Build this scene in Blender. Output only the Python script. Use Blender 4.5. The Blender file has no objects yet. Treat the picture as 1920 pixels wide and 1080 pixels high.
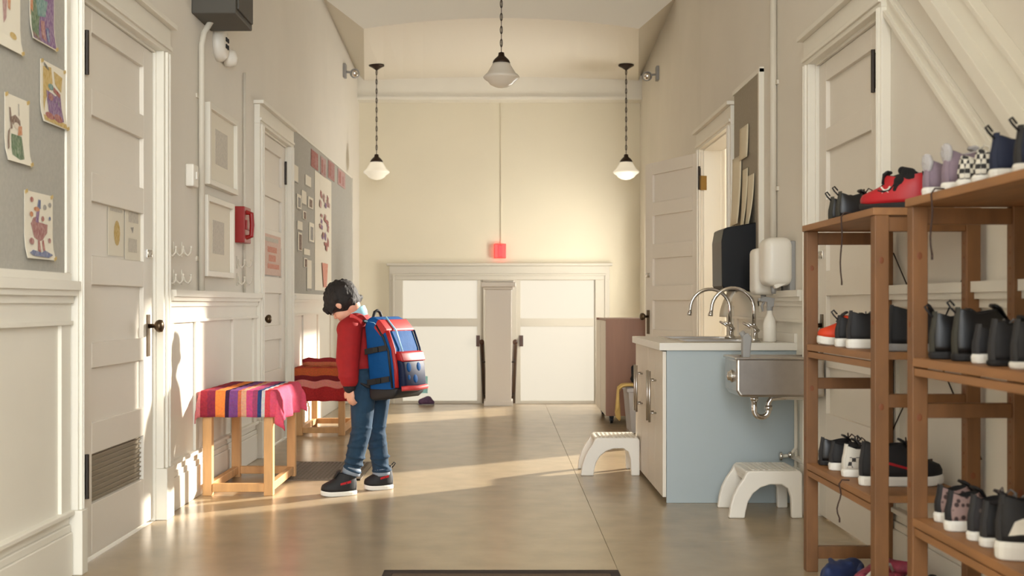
import bpy, bmesh, math, random
from mathutils import Vector, Matrix
PI = math.pi
C = bpy.context.scene.collection
S = bpy.context.scene

# ------------------------------------------------------------------ camera, sky, sun, exposure
F, VX, VY, H = 2200.0, 940.0, 570.0, 1.05
cam = bpy.data.cameras.new('camera'); co = bpy.data.objects.new('camera', cam); C.objects.link(co)
co.location = (0, 0, H); co.rotation_euler = (PI/2, 0, 0)
cam.sensor_width = 36; cam.lens = F/1920*36
cam.shift_x = 20/1920; cam.shift_y = 30/1920
cam.clip_start = .05
cam.dof.use_dof = True; cam.dof.focus_distance = 6.6; cam.dof.aperture_fstop = 4.0
S.camera = co
S.view_settings.view_transform = 'Standard'; S.view_settings.look = 'None'
S.view_settings.exposure = 0.66; S.view_settings.gamma = 1; S.view_settings.use_curve_mapping = False

w = bpy.data.worlds.new('sky'); S.world = w; w.use_nodes = True
bg = w.node_tree.nodes['Background']
bg.inputs[0].default_value = (.93, .97, 1.0, 1); bg.inputs[1].default_value = 3.2

def light(name, kind, loc, power, col, target=None, direction=None, size=(1, 1), angle=.03):
    l = bpy.data.lights.new(name, kind); l.energy = power; l.color = col
    o = bpy.data.objects.new(name, l); C.objects.link(o); o.location = loc
    d = Vector(direction) if direction else (Vector(target)-Vector(loc) if target else Vector((0, 0, -1)))
    o.rotation_euler = d.to_track_quat('-Z', 'Y').to_euler()
    if kind == 'AREA':
        l.shape = 'RECTANGLE'; l.size, l.size_y = size
    if kind == 'SUN': l.angle = angle
    return o
SUN = (-1, -.73, -.36)
light('sun', 'SUN', (6, 12, 5), 9.0, (1, .93, .82), direction=SUN, angle=.035)
# daylight from the windows at the corridor's other end, behind the camera
light('window_daylight', 'AREA', (.55, -1.2, 2.3), 104, (.90, .96, 1), direction=(-.08, 1, -.06), size=(1.4, 2.4))
# daylight of the tall stair window in the side wall over the landing
light('stair_daylight', 'AREA', (1.74, 12.5, 1.28), 33, (1, .98, .93), direction=(-1, -.12, .1), size=(.6, 1.4))

# ------------------------------------------------------------------ helpers
def lin(c):
    return tuple((v/255/12.92 if v/255 <= .04045 else ((v/255+.055)/1.055)**2.4) for v in c)
M = {}
def mat(name, rgb, rough=.6, metal=0, noise=0, scale=8, bump=0, bscale=60, emit=0, emit_rgb=None, spec=None, stretch=None, trans=0, ior=1.45, coat=0):
    m = bpy.data.materials.new(name); m.use_nodes = True; M[name] = m
    nt = m.node_tree; b = nt.nodes['Principled BSDF']
    col = (*lin(rgb), 1)
    b.inputs['Base Color'].default_value = col
    b.inputs['Roughness'].default_value = rough; b.inputs['Metallic'].default_value = metal
    if spec is not None: b.inputs['Specular IOR Level'].default_value = spec
    if trans: b.inputs['Transmission Weight'].default_value = trans; b.inputs['IOR'].default_value = ior
    if coat: b.inputs['Coat Weight'].default_value = coat
    if emit:
        b.inputs['Emission Color'].default_value = (*lin(emit_rgb or rgb), 1); b.inputs['Emission Strength'].default_value = emit
    if noise or bump:
        tc = nt.nodes.new('ShaderNodeTexCoord'); mp = nt.nodes.new('ShaderNodeMapping')
        nt.links.new(tc.outputs['Object'], mp.inputs[0])
        if stretch: mp.inputs['Scale'].default_value = stretch
    if noise:
        n = nt.nodes.new('ShaderNodeTexNoise'); n.inputs['Scale'].default_value = scale; n.inputs['Detail'].default_value = 5
        nt.links.new(mp.outputs[0], n.inputs[0])
        r = nt.nodes.new('ShaderNodeValToRGB')
        r.color_ramp.elements[0].position = .3; r.color_ramp.elements[1].position = .7
        r.color_ramp.elements[0].color = tuple(v*(1-noise) for v in col[:3])+(1,)
        r.color_ramp.elements[1].color = tuple(min(1, v*(1+noise)) for v in col[:3])+(1,)
        nt.links.new(n.outputs['Fac'], r.inputs[0]); nt.links.new(r.outputs[0], b.inputs['Base Color'])
    if bump:
        n2 = nt.nodes.new('ShaderNodeTexNoise'); n2.inputs['Scale'].default_value = bscale
        nt.links.new(mp.outputs[0], n2.inputs[0])
        bp = nt.nodes.new('ShaderNodeBump'); bp.inputs['Strength'].default_value = bump; bp.inputs['Distance'].default_value = .01
        nt.links.new(n2.outputs['Fac'], bp.inputs['Height']); nt.links.new(bp.outputs[0], b.inputs['Normal'])
    return m
def stripes(name, axis, start, span, cols, rough=.9):
    """cloth bands woven along one direction (axis = weights of x, y, z in object space)"""
    m = bpy.data.materials.new(name); m.use_nodes = True; M[name] = m
    nt = m.node_tree; b = nt.nodes['Principled BSDF']; b.inputs['Roughness'].default_value = rough
    b.inputs['Specular IOR Level'].default_value = .1
    tc = nt.nodes.new('ShaderNodeTexCoord')
    d = nt.nodes.new('ShaderNodeVectorMath'); d.operation = 'DOT_PRODUCT'; d.inputs[1].default_value = axis
    nt.links.new(tc.outputs['Object'], d.inputs[0])
    mr = nt.nodes.new('ShaderNodeMapRange'); mr.inputs[1].default_value = start; mr.inputs[2].default_value = start+span
    nt.links.new(d.outputs['Value'], mr.inputs[0])
    r = nt.nodes.new('ShaderNodeValToRGB'); r.color_ramp.interpolation = 'CONSTANT'
    els = r.color_ramp.elements
    tot = sum(c[0] for c in cols); p = 0
    for i, (wd, rgb) in enumerate(cols):
        e = els[i] if i < 2 else els.new(min(.999, p/tot))
        e.position = min(.999, p/tot); e.color = (*lin(rgb), 1); p += wd
    nt.links.new(mr.outputs[0], r.inputs[0])
    n = nt.nodes.new('ShaderNodeTexNoise'); n.inputs['Scale'].default_value = 90; n.inputs['Detail'].default_value = 3
    nt.links.new(tc.outputs['Object'], n.inputs[0])
    mx = nt.nodes.new('ShaderNodeMix'); mx.data_type = 'RGBA'; mx.blend_type = 'OVERLAY'; mx.inputs[0].default_value = .45
    nt.links.new(r.outputs[0], mx.inputs[6]); nt.links.new(n.outputs['Color'], mx.inputs[7])
    hs = nt.nodes.new('ShaderNodeHueSaturation'); hs.inputs['Saturation'].default_value = .95
    nt.links.new(mx.outputs[2], hs.inputs['Color']); nt.links.new(hs.outputs[0], b.inputs['Base Color'])
    bp = nt.nodes.new('ShaderNodeBump'); bp.inputs['Strength'].default_value = .4; bp.inputs['Distance'].default_value = .004
    nt.links.new(n.outputs['Fac'], bp.inputs['Height']); nt.links.new(bp.outputs[0], b.inputs['Normal'])
def checker(name, a, bcol, scale, vec=(1, 1, 1)):
    m = bpy.data.materials.new(name); m.use_nodes = True; M[name] = m
    nt = m.node_tree; b = nt.nodes['Principled BSDF']; b.inputs['Roughness'].default_value = .8
    tc = nt.nodes.new('ShaderNodeTexCoord'); mp = nt.nodes.new('ShaderNodeMapping'); mp.inputs['Scale'].default_value = vec
    mp.inputs['Location'].default_value = (.0013, .0017, .0011)
    ck = nt.nodes.new('ShaderNodeTexChecker'); ck.inputs['Scale'].default_value = scale
    ck.inputs[1].default_value = (*lin(a), 1); ck.inputs[2].default_value = (*lin(bcol), 1)
    nt.links.new(tc.outputs['Object'], mp.inputs[0]); nt.links.new(mp.outputs[0], ck.inputs[0]); nt.links.new(ck.outputs[0], b.inputs['Base Color'])
def spots(name, a, bcol, scale, cut=.35):
    m = bpy.data.materials.new(name); m.use_nodes = True; M[name] = m
    nt = m.node_tree; b = nt.nodes['Principled BSDF']; b.inputs['Roughness'].default_value = .8
    tc = nt.nodes.new('ShaderNodeTexCoord'); v = nt.nodes.new('ShaderNodeTexVoronoi'); v.inputs['Scale'].default_value = scale
    r = nt.nodes.new('ShaderNodeValToRGB'); r.color_ramp.elements[0].position = cut-.1; r.color_ramp.elements[1].position = cut
    r.color_ramp.elements[0].color = (*lin(bcol), 1); r.color_ramp.elements[1].color = (*lin(a), 1)
    nt.links.new(tc.outputs['Object'], v.inputs[0]); nt.links.new(v.outputs['Distance'], r.inputs[0]); nt.links.new(r.outputs[0], b.inputs['Base Color'])

def basis(d):
    d = Vector(d).normalized(); a = Vector((0, 0, 1)) if abs(d.z) < .9 else Vector((1, 0, 0))
    u = d.cross(a).normalized(); return u, d.cross(u).normalized()
class MB:
    def __init__(s): s.v = []; s.f = []
    def add(s, vs, fs):
        n = len(s.v); s.v += [Vector(p) for p in vs]; s.f += [tuple(i+n for i in f) for f in fs]; return s
    def box(s, x0, x1, y0, y1, z0, z1):
        x0, x1 = sorted((x0, x1)); y0, y1 = sorted((y0, y1)); z0, z1 = sorted((z0, z1))
        return s.add([(x0,y0,z0),(x1,y0,z0),(x1,y1,z0),(x0,y1,z0),(x0,y0,z1),(x1,y0,z1),(x1,y1,z1),(x0,y1,z1)],
                     [(0,3,2,1),(4,5,6,7),(0,1,5,4),(1,2,6,5),(2,3,7,6),(3,0,4,7)])
    def obox(s, c, a, b, d, ha, hb, hd):
        c, a, b, d = Vector(c), Vector(a).normalized(), Vector(b).normalized(), Vector(d).normalized()
        vs = [c+a*ha*i+b*hb*j+d*hd*k for k in (-1, 1) for i, j in ((-1,-1),(1,-1),(1,1),(-1,1))]
        return s.add(vs, [(0,3,2,1),(4,5,6,7),(0,1,5,4),(1,2,6,5),(2,3,7,6),(3,0,4,7)])
    def bar(s, p0, p1, wid, thick, up=(0, 0, 1)):
        p0, p1 = Vector(p0), Vector(p1); d = p1-p0; u = Vector(up); a = d.cross(u).normalized(); b = a.cross(d).normalized()
        return s.obox((p0+p1)/2, d, a, b, d.length/2, wid/2, thick/2)
    def tube(s, pts, r, n=8, caps=True):
        pts = [Vector(p) for p in pts]; rs = r if isinstance(r, (list, tuple)) else [r]*len(pts)
        vs, fs = [], []; u = None
        for i, p in enumerate(pts):
            d = pts[min(i+1, len(pts)-1)]-pts[max(i-1, 0)]
            if u is None: u, v = basis(d)
            else:
                u = (u-d.normalized()*u.dot(d.normalized())).normalized(); v = d.normalized().cross(u)
            for k in range(n):
                t = 2*PI*k/n; vs.append(p+u*math.cos(t)*rs[i]+v*math.sin(t)*rs[i])
        for i in range(len(pts)-1):
            for k in range(n):
                fs.append((i*n+k, i*n+(k+1) % n, (i+1)*n+(k+1) % n, (i+1)*n+k))
        if caps: fs += [tuple(range(n))[::-1], tuple(range((len(pts)-1)*n, len(pts)*n))]
        return s.add(vs, fs)
    def cyl(s, p0, p1, r, n=14, r2=None): return s.tube([p0, p1], [r, r if r2 is None else r2], n)
    def lathe(s, c, prof, n=24, axis=(0, 0, 1)):
        c = Vector(c); ax = Vector(axis).normalized(); u, v = basis(ax); vs, fs = [], []
        for r, z in prof:
            for k in range(n):
                t = 2*PI*k/n; vs.append(c+ax*z+u*math.cos(t)*r+v*math.sin(t)*r)
        for i in range(len(prof)-1):
            for k in range(n): fs.append((i*n+k, i*n+(k+1) % n, (i+1)*n+(k+1) % n, (i+1)*n+k))
        fs += [tuple(range(n))[::-1], tuple(range((len(prof)-1)*n, len(prof)*n))]
        return s.add(vs, fs)
    def prism(s, poly, ext):
        poly = [Vector(p) for p in poly]; e = Vector(ext); n = len(poly)
        return s.add(poly+[p+e for p in poly], [tuple(range(n))[::-1], tuple(range(n, 2*n))]+[(i, (i+1) % n, n+(i+1) % n, n+i) for i in range(n)])
    def ball(s, c, r, nu=14, nv=9, sc=(1, 1, 1), rot=None):
        c = Vector(c); vs, fs = [], []
        for j in range(nv+1):
            ph = PI*j/nv
            for k in range(nu):
                t = 2*PI*k/nu; p = Vector((math.sin(ph)*math.cos(t)*r*sc[0], math.sin(ph)*math.sin(t)*r*sc[1], math.cos(ph)*r*sc[2]))
                if rot: p = rot @ p
                vs.append(c+p)
        for j in range(nv):
            for k in range(nu): fs.append((j*nu+k, (j+1)*nu+k, (j+1)*nu+(k+1) % nu, j*nu+(k+1) % nu))
        return s.add(vs, fs)
    def capsule(s, p0, r0, p1, r1, n=14):
        s.ball(p0, r0, n, 8); s.ball(p1, r1, n, 8)
        return s.tube([p0, p1], [r0, r1], n)
W = {}
def link(o, parent=None, mtx=None):
    C.objects.link(o)
    if parent is not None: o.parent = parent; W[o.name] = W[parent.name]
    else: W[o.name] = mtx or Matrix.Identity(4)
    return o
def obj(name, mb, m, parent=None, smooth=False, bevel=0, seg=2, local=False, kind=None, subsurf=0, solid=0):
    me = bpy.data.meshes.new(name); inv = W[parent.name].inverted() if (parent is not None and not local) else None
    me.from_pydata([tuple(inv @ p) if inv else tuple(p) for p in mb.v], [], mb.f)
    bm = bmesh.new(); bm.from_mesh(me)
    if smooth: bmesh.ops.remove_doubles(bm, verts=bm.verts, dist=1e-6)
    bmesh.ops.recalc_face_normals(bm, faces=bm.faces); bm.to_mesh(me); bm.free()
    if m: me.materials.append(M[m] if isinstance(m, str) else m)
    o = bpy.data.objects.new(name, me); link(o, parent)
    if smooth: me.shade_smooth()
    if solid:
        q = o.modifiers.new('solid', 'SOLIDIFY'); q.thickness = solid; q.offset = 0
    if bevel:
        q = o.modifiers.new('bevel', 'BEVEL'); q.width = bevel; q.segments = seg; q.limit_method = 'ANGLE'; q.angle_limit = .7
    if subsurf:
        q = o.modifiers.new('sub', 'SUBSURF'); q.levels = q.render_levels = subsurf
    if kind: o['kind'] = kind
    return o
def blob(name, mb, m, parent, voxel=.008, smooth_it=6):
    """fuse overlapping volumes into one continuous surface"""
    o = obj(name, mb, m, parent, smooth=True)
    q = o.modifiers.new('r', 'REMESH'); q.mode = 'VOXEL'; q.voxel_size = voxel; q.use_smooth_shade = True
    q = o.modifiers.new('s', 'SMOOTH'); q.iterations = smooth_it; q.factor = .5
    dg = bpy.context.evaluated_depsgraph_get(); dg.update()
    me = bpy.data.meshes.new_from_object(o.evaluated_get(dg)); o.modifiers.clear()
    old = o.data; o.data = me; me.name = name
    me.shade_smooth(); bpy.data.meshes.remove(old)
    return o
def tag(o, label, cat, group=None):
    o['label'] = label; o['category'] = cat
    if group: o['group'] = group
    return o
def thing(name, label, cat, loc=(0, 0, 0), rz=0, group=None):
    o = bpy.data.objects.new(name, None); o.empty_display_size = .05
    o.location = loc; o.rotation_euler = (0, 0, rz)
    link(o, None, Matrix.Translation(loc) @ Matrix.Rotation(rz, 4, 'Z')); return tag(o, label, cat, group)
def struct(name, mb, m, parent=None, **k):
    o = obj(name, mb, m, parent, **k)
    if parent is None: o['kind'] = 'structure'
    return o
def copy_tree(o, parent=None):
    c = o.copy(); C.objects.link(c)
    if parent is not None: c.parent = parent
    for ch in list(o.children): copy_tree(ch, c)
    return c
def P(x, y, d): return Vector(((x-VX)*d/F, d, H-(y-VY)*d/F))       # where a sighted direction meets depth d
def wall_pt(X, x, y):                                                # where it meets the wall plane at X
    d = F*X/(x-VX); return Vector((X, d, H-(y-VY)*d/F))

# ------------------------------------------------------------------ materials
mat('wall_paint', (225, 218, 205), .75, noise=.03, scale=1.5, bump=.06, bscale=40)
mat('end_wall_paint', (226, 217, 194), .75, noise=.02, scale=1.5, bump=.05, bscale=40)
mat('trim_paint', (230, 224, 210), .42, noise=.02, scale=3)
mat('door_paint', (225, 217, 204), .45, noise=.025, scale=2)
mat('end_trim', (200, 193, 178), .5); mat('post_paint', (226, 218, 206), .45)
mat('ceiling_paint', (230, 222, 206), .85)
mat('board_cloth', (176, 172, 162), .95, noise=.05, scale=60, bump=.15, bscale=220)
mat('board_tan', (158, 148, 130), .95, noise=.05, scale=60, bump=.15, bscale=220)
mat('underlay', (196, 178, 148), .9)
mat('linoleum', (166, 147, 118), .25, noise=.10, scale=5, bump=.03, bscale=150, spec=.6)
mat('pine', (122, 82, 46), .55, noise=.16, scale=4, stretch=(6, 6, 1.2))
mat('pine_shelf', (152, 106, 64), .55, noise=.16, scale=4, stretch=(6, 1.0, 6))
mat('bench_wood', (210, 160, 104), .5, noise=.12, scale=4, stretch=(6, 6, 1.2))
mat('knot', (120, 66, 32), .6)
mat('laminate_brown', (166, 122, 98), .45, noise=.08, scale=3, stretch=(5, 5, .6))
mat('laminate_white', (226, 216, 200), .45)
mat('cabinet_blue', (168, 178, 180), .5, noise=.02, scale=4)
mat('counter', (226, 220, 208), .3)
mat('steel', (190, 184, 176), .28, 1, noise=.05, scale=20)
mat('chrome', (215, 212, 208), .10, 1)
mat('old_brass', (92, 76, 58), .35, .9)
mat('brass', (150, 120, 70), .3, 1)
mat('dark_bronze', (56, 42, 32), .45, .6)
mat('iron', (64, 58, 54), .5, .7)
mat('black_plastic', (12, 14, 18), .38, spec=.3)
mat('black_matte', (20, 19, 20), .8)
mat('white_plastic', (232, 226, 214), .38)
mat('grey_plastic', (150, 148, 145), .5)
mat('box_grey', (74, 70, 62), .6)
mat('opal_glass', (226, 218, 204), .25, spec=.5); mat('opal_lit', (232, 224, 206), .25, emit=.22, emit_rgb=(255, 244, 220))
mat('red_paint', (150, 24, 20), .35)
mat('exit_red', (120, 6, 4), .3, emit=1.3, emit_rgb=(255, 36, 22))
mat('exit_dark', (190, 8, 4), .3, emit=.5, emit_rgb=(230, 6, 2))
mat('daylight_glow_pane', (120, 114, 104), .4, emit=.44, emit_rgb=(248, 238, 216))  # door panes emit, standing in for daylight coming through frosted glass
mat('pipe_paint', (214, 206, 190), .5)
mat('handrail', (74, 46, 30), .4)
mat('paper', (232, 224, 206), .85)
mat('paper_warm', (224, 212, 184), .85)
mat('mat_dark', (52, 40, 32), .95)
mat('mat_brown', (92, 74, 56), .95, noise=.2, scale=150)
mat('frame_white', (226, 220, 206), .4)
mat('glass_clear', (255, 255, 255), .05, trans=1)
for nm, c in dict(ink_red=(160, 56, 54), ink_rose=(166, 96, 98), ink_orange=(206, 122, 60), ink_yellow=(206, 170, 80), ink_green=(62, 104, 58), ink_teal=(90, 140, 136),
                  ink_blue=(82, 98, 148), ink_purple=(120, 70, 134), ink_brown=(110, 72, 54), ink_black=(60, 54, 54), ink_pink=(236, 200, 184), ink_grey=(150, 146, 142),
                  ink_skin=(230, 215, 196), ink_light=(212, 204, 190), ink_peach=(226, 140, 116), ink_palepink=(186, 138, 136)).items():
    m_ = mat(nm, c, .9); nt = m_.node_tree; b_ = nt.nodes['Principled BSDF']
    tc = nt.nodes.new('ShaderNodeTexCoord'); mp = nt.nodes.new('ShaderNodeMapping'); mp.inputs['Scale'].default_value = (60, 260, 60); mp.inputs['Rotation'].default_value = (.6, 0, 0)
    nz = nt.nodes.new('ShaderNodeTexNoise'); nz.inputs['Scale'].default_value = 1; nz.inputs['Detail'].default_value = 4
    rp = nt.nodes.new('ShaderNodeValToRGB'); rp.color_ramp.elements[0].position = .36; rp.color_ramp.elements[1].position = .66
    c0 = lin(c); pp = lin((226, 218, 202)); rp.color_ramp.elements[0].color = (*[v*.8 for v in c0], 1); rp.color_ramp.elements[1].color = (*[v+(q-v)*.42 for v, q in zip(c0, pp)], 1)
    nt.links.new(tc.outputs['Object'], mp.inputs[0]); nt.links.new(mp.outputs[0], nz.inputs[0]); nt.links.new(nz.outputs['Fac'], rp.inputs[0]); nt.links.new(rp.outputs[0], b_.inputs['Base Color'])
mat('hair', (26, 18, 15), .75, noise=.3, scale=60, stretch=(1, 1, .3), bump=.6, bscale=90)
mat('skin', (214, 160, 134), .5)
mat('jacket_red', (150, 10, 14), .8, noise=.08, scale=30, bump=.25, bscale=25)
mat('cuff', (30, 22, 26), .8)
mat('collar_blue', (150, 196, 208), .8)
mat('jeans', (26, 54, 76), .9, noise=.22, scale=14, bump=.5, bscale=22)
mat('jeans_cuff', (130, 140, 152), .85)
mat('pack_blue', (6, 70, 126), .75, spec=.2, noise=.06, scale=20, bump=.2, bscale=30)
mat('pack_navy', (18, 28, 56), .6, spec=.25)
mat('pack_red', (166, 24, 26), .5)
mat('pack_black', (20, 18, 22), .6)
mat('pack_piping', (150, 200, 225), .4)
mat('pack_coral', (206, 66, 66), .6)
mat('webbing', (26, 24, 26), .7)
mat('sole_white', (226, 222, 212), .6)
mat('sole_grey', (150, 146, 140), .7)
mat('sole_black', (24, 22, 22), .7)
mat('shoe_black', (24, 23, 25), .7, noise=.2, scale=30)
mat('heel_grey', (38, 37, 39), .7); mat('heel_olive', (52, 50, 42), .7); mat('shoe_leather', (16, 15, 16), .4)
mat('shoe_navy', (26, 34, 58), .75)
mat('shoe_red', (176, 26, 36), .45)
mat('shoe_orange', (214, 62, 22), .6)
mat('shoe_lilac', (130, 113, 124), .85, noise=.08, scale=40)
mat('shoe_lining', (16, 14, 15), .9)
mat('lining_grey', (176, 172, 172), .95, bump=.6, bscale=90)
mat('canvas_offwhite', (206, 200, 188), .85)
mat('lace_dark', (58, 38, 30), .8); mat('lace_grey', (120, 116, 116), .8); mat('lace_white', (214, 210, 200), .8)
mat('lace_yellow', (220, 160, 30), .8)
spots('leopard', (150, 124, 118), (60, 44, 42), 55, .42)
spots('dark_floral', (44, 40, 42), (92, 80, 76), 50, .3)
mat('bag_pink', (150, 58, 78), .6, noise=.5, scale=25)
mat('bag_blue', (34, 48, 88), .7)
mat('tote_plastic', (190, 188, 190), .4)
mat('cloth_yellow', (222, 190, 120), .9)
mat('slipper_purple', (92, 66, 96), .8, noise=.2, scale=40)
mat('teal_paper', (150, 200, 196), .8)
mat('tray_grey', (92, 96, 94), .5)
mat('grille_metal', (110, 100, 88), .45, .6)
mat('vent_metal', (150, 138, 118), .55, .2)
stripes('blanket_bands', (1, 0, 0), -.235, .47, [(4, (206, 110, 110)), (4, (150, 34, 50)), (5, (128, 36, 60)), (6, (220, 118, 30)), (2.5, (60, 34, 60)), (5, (118, 66, 124)), (2, (190, 96, 60)), (3, (206, 150, 120)), (4, (186, 60, 110)), (3, (150, 60, 96)), (2.5, (40, 60, 110)), (2, (196, 190, 190)), (3, (206, 50, 60)), (6, (214, 70, 100))])
stripes('blanket_far', (0, 1, 1), -.65, .62, [(3.2, (176, 26, 28)), (2.4, (222, 130, 118)), (1.6, (120, 30, 34)), (3, (190, 84, 30)), (3, (168, 52, 36)), (3, (200, 110, 70)), (4, (150, 34, 40)), (6, (190, 70, 60))])

# ------------------------------------------------------------------ room shell
XL, XR, XR2, YE, ZC = -1.68, 1.56, 1.64, 13.88, 4.3
ZT = 2.28
def wall_x(name, xa, xb, y0, y1, openings, m, z0=0.0):
    """wall slab between xa and xb with rectangular openings (y0,y1,z0,z1)"""
    b = MB(); y = y0
    for (a, c, zl, zh) in sorted(openings):
        b.box(xa, xb, y, a, z0, ZC)
        if zl > z0: b.box(xa, xb, a, c, z0, zl)
        b.box(xa, xb, a, c, zh, ZC); y = c
    b.box(xa, xb, y, y1, z0, ZC)
    return struct(name, b, m)
D1 = (4.60, 5.70); D2 = (8.12, 9.18); D5 = (4.74, 5.82); DW = (7.9, 9.03); WN = (12.2, 13.2, .55, 2.0)
wall_left = wall_x('wall_left', XL-.14, XL, -2, YE, [(D1[0], D1[1], 0, ZT), (D2[0], D2[1], 0, ZT)], 'wall_paint', -.9)
wall_right = wall_x('wall_right', XR, XR+.16, -2, 9.16, [(D5[0], D5[1], 0, ZT-.04), (DW[0], DW[1], 0, 2.24)], 'wall_paint')
wall_right2 = wall_x('wall_stair_side', XR2, XR2+.14, 9.16, YE, [WN], 'wall_paint', -.9)
b = MB(); b.box(XL-.14, 1.80, YE, YE+.14, -.9, ZC); wall_end = struct('wall_end', b, 'end_wall_paint')
b = MB(); b.box(XL-.14, XR2+.16, -2, YE+.14, ZC, ZC+.15); struct('ceiling', b, 'ceiling_paint')
# dropped, lightly vaulted soffit over the stairs, with a frieze along the end wall
b = MB(); ya, yb = 11.0, 13.7
N = 14; lo, hi = [], []
for i in range(N+1):
    t = i/N*2-1; rise = .10*(1-t*t)
    lo.append(Vector((t*1.29, ya, 3.63+rise))); hi.append(Vector((t*1.60, yb, 3.66+rise*.4)))
vs = lo+hi+[Vector((p.x, p.y, ZC)) for p in lo]+[Vector((p.x, p.y, ZC)) for p in hi]; k = N+1
fs = []
for j in (2*k, 3*k):
    for q in (j, j+N): vs[q] = Vector((XL if q == j else XR2, vs[q].y, 3.93 if j == 2*k else 3.75))
for i in range(N):
    fs += [(i, i+1, k+i+1, k+i), (i, 2*k+i, 2*k+i+1, i+1), (k+i, k+i+1, 3*k+i+1, 3*k+i)]
n0 = len(vs); vs += [Vector((XL, ya, ZC)), Vector((XR2, ya, ZC))]; fs += [(2*k, 2*k+1, n0), (2*k+N-1, 2*k+N, n0+1)]
fs += [(0, k, 3*k, 2*k), (N, 2*k+N, 3*k+N, k+N)]
b.add(vs, fs); struct('ceiling_soffit', b, 'ceiling_paint')
b = MB(); b.box(XL, XR2, YE-.18, YE, 3.46, 3.72); b.box(XL, XR2, YE-.21, YE, 3.43, 3.465); struct('trim_1', b, 'trim_paint')
# floor: sheets of linoleum with open joints, the floor ends at the top of a stair
fb = MB(); fb.box(XL-.14, XR+.16, -2, 9.16, -.2, -.006); fb.box(XL-.14, XR2+.14, 9.16, 12.33, -.2, -.006)
floor = struct('floor', fb, 'underlay')
g = .0012
for (x0, x1, y0, y1) in [(XL, .46, -2, 3.1), (XL, .46, 3.1, 6.8), (XL, .46, 6.8, 10.4), (XL, .46, 10.4, 12.33),
                         (.46, XR2, -2, 1.4), (.46, XR2, 1.4, 5.19), (.46, XR2, 5.19, 8.9), (.46, XR2, 8.9, 12.33)]:
    s_ = MB(); s_.box(x0+g, x1-g, y0+g, y1-g, -.006, 0); obj('sheet', s_, 'linoleum', floor)
b = MB()
for i in range(4): b.box(XL, XR2, 12.33+.25*i, YE, -.9, -.18*(i+1))
stair = struct('stair', b, 'linoleum')
b = MB(); b.box(XL, XR2, 12.30, 12.345, -.05, .004); obj('nosing', b, 'vent_metal', stair)
# neighbouring room seen through the doorway: side wall and floor
b = MB(); b.box(1.8, 5.0, 12.2, 12.3, 0, 4); struct('wall_next_room', b, 'wall_paint')
b = MB(); b.box(XR+.16, 6, 5.5, 12.2, -.2, 0); struct('floor_next_room', b, 'linoleum')
b = MB(); b.box(XR+.16, 5.0, 5.5, 12.3, 3.8, 3.95); struct('ceiling_next_room', b, 'ceiling_paint')
b = MB(); b.box(XR+.16, 5.0, 5.4, 5.5, 0, 3.95); struct('wall_next_room_near', b, 'wall_paint')
b = MB(); b.box(5.0, 5.15, 5.4, 8.2, 0, 3.95); b.box(5.0, 5.15, 11.95, 12.3, 0, 3.95); b.box(5.0, 5.15, 8.2, 11.95, 0, .95); b.box(5.0, 5.15, 8.2, 11.95, 3.7, 3.95); struct('wall_next_room_outer', b, 'wall_paint')

b = MB(); b.box(.97, XR, 1.9, 2.05, 0, ZC); struct('wall_added_shade', b, 'wall_paint')  # unseen partition, added out of view to shade the shoe racks

def wainscot(name, X, s, y0, y1, stiles, chair=1.10, frame=True):
    """panelled dado on a side wall; s = +1 when the room lies on the +X side"""
    b = MB()
    def bx(d, ya, yb, z0, z1, d0=0): b.box(X+s*d0, X+s*d, ya, yb, z0, z1)
    bx(.058, y0, y1, chair-.012, chair+.022); bx(.046, y0, y1, chair-.034, chair-.012); bx(.030, y0, y1, chair-.062, chair-.034)
    bx(.018, y0, y1, chair-.13, chair-.062); bx(.028, y0, y1, chair-.145, chair-.13)
    t = obj(name, b, 'trim_paint'); t['kind'] = 'structure'
    fr = MB()
    for ys in [y0+.05]+stiles+[y1-.05]:
        fr.box(X, X+s*.018, ys-.045, ys+.045, .25, chair-.145)
    obj('stile', fr, 'trim_paint', t, kind='structure')
    edges = [y0]+stiles+[y1]
    for i in range(len(edges)-1):
        p = MB(); p.box(X, X+s*.004, edges[i]+.05, edges[i+1]-.05, .25, chair-.145); obj('panel', p, 'trim_paint', t)
    return t
def baseboard(name, X, s, y0, y1):
    b = MB(); b.box(X, X+s*.026, y0, y1, 0, .17); b.box(X, X+s*.020, y0, y1, .17, .20); b.box(X, X+s*.034, y0, y1, .235, .255); b.box(X, X+s*.012, y0, y1, .2, .235)
    return struct(name, b, 'trim_paint', bevel=.004)
CAS = .10
wainscot('trim_2', XL, 1, 1.5, D1[0]-.07, [3.4], 1.115); baseboard('baseboard_left', XL, 1, 1.5, D1[0]-.07)
wainscot('trim_3', XL, 1, D1[1]+.16, D2[0]-.14, [6.43, 7.32]); baseboard('baseboard_left_middle', XL, 1, D1[1]+.16, D2[0]-.14)
wainscot('trim_4', XL, 1, D2[1]+.1, 12.3, [9.9, 10.7, 11.5]); baseboard('baseboard_left_far', XL, 1, D2[1]+.1, 12.3)
wainscot('trim_5', XR, -1, 2.06, D5[0]-.06, [2.6, 3.6], 1.10); baseboard('baseboard_right', XR, -1, 2.06, D5[0]-.06)
wainscot('trim_6', XR, -1, D5[1]+.14, DW[0]-.12, [6.7], 1.10); baseboard('baseboard_right_middle', XR, -1, D5[1]+.14, DW[0]-.12)

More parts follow.
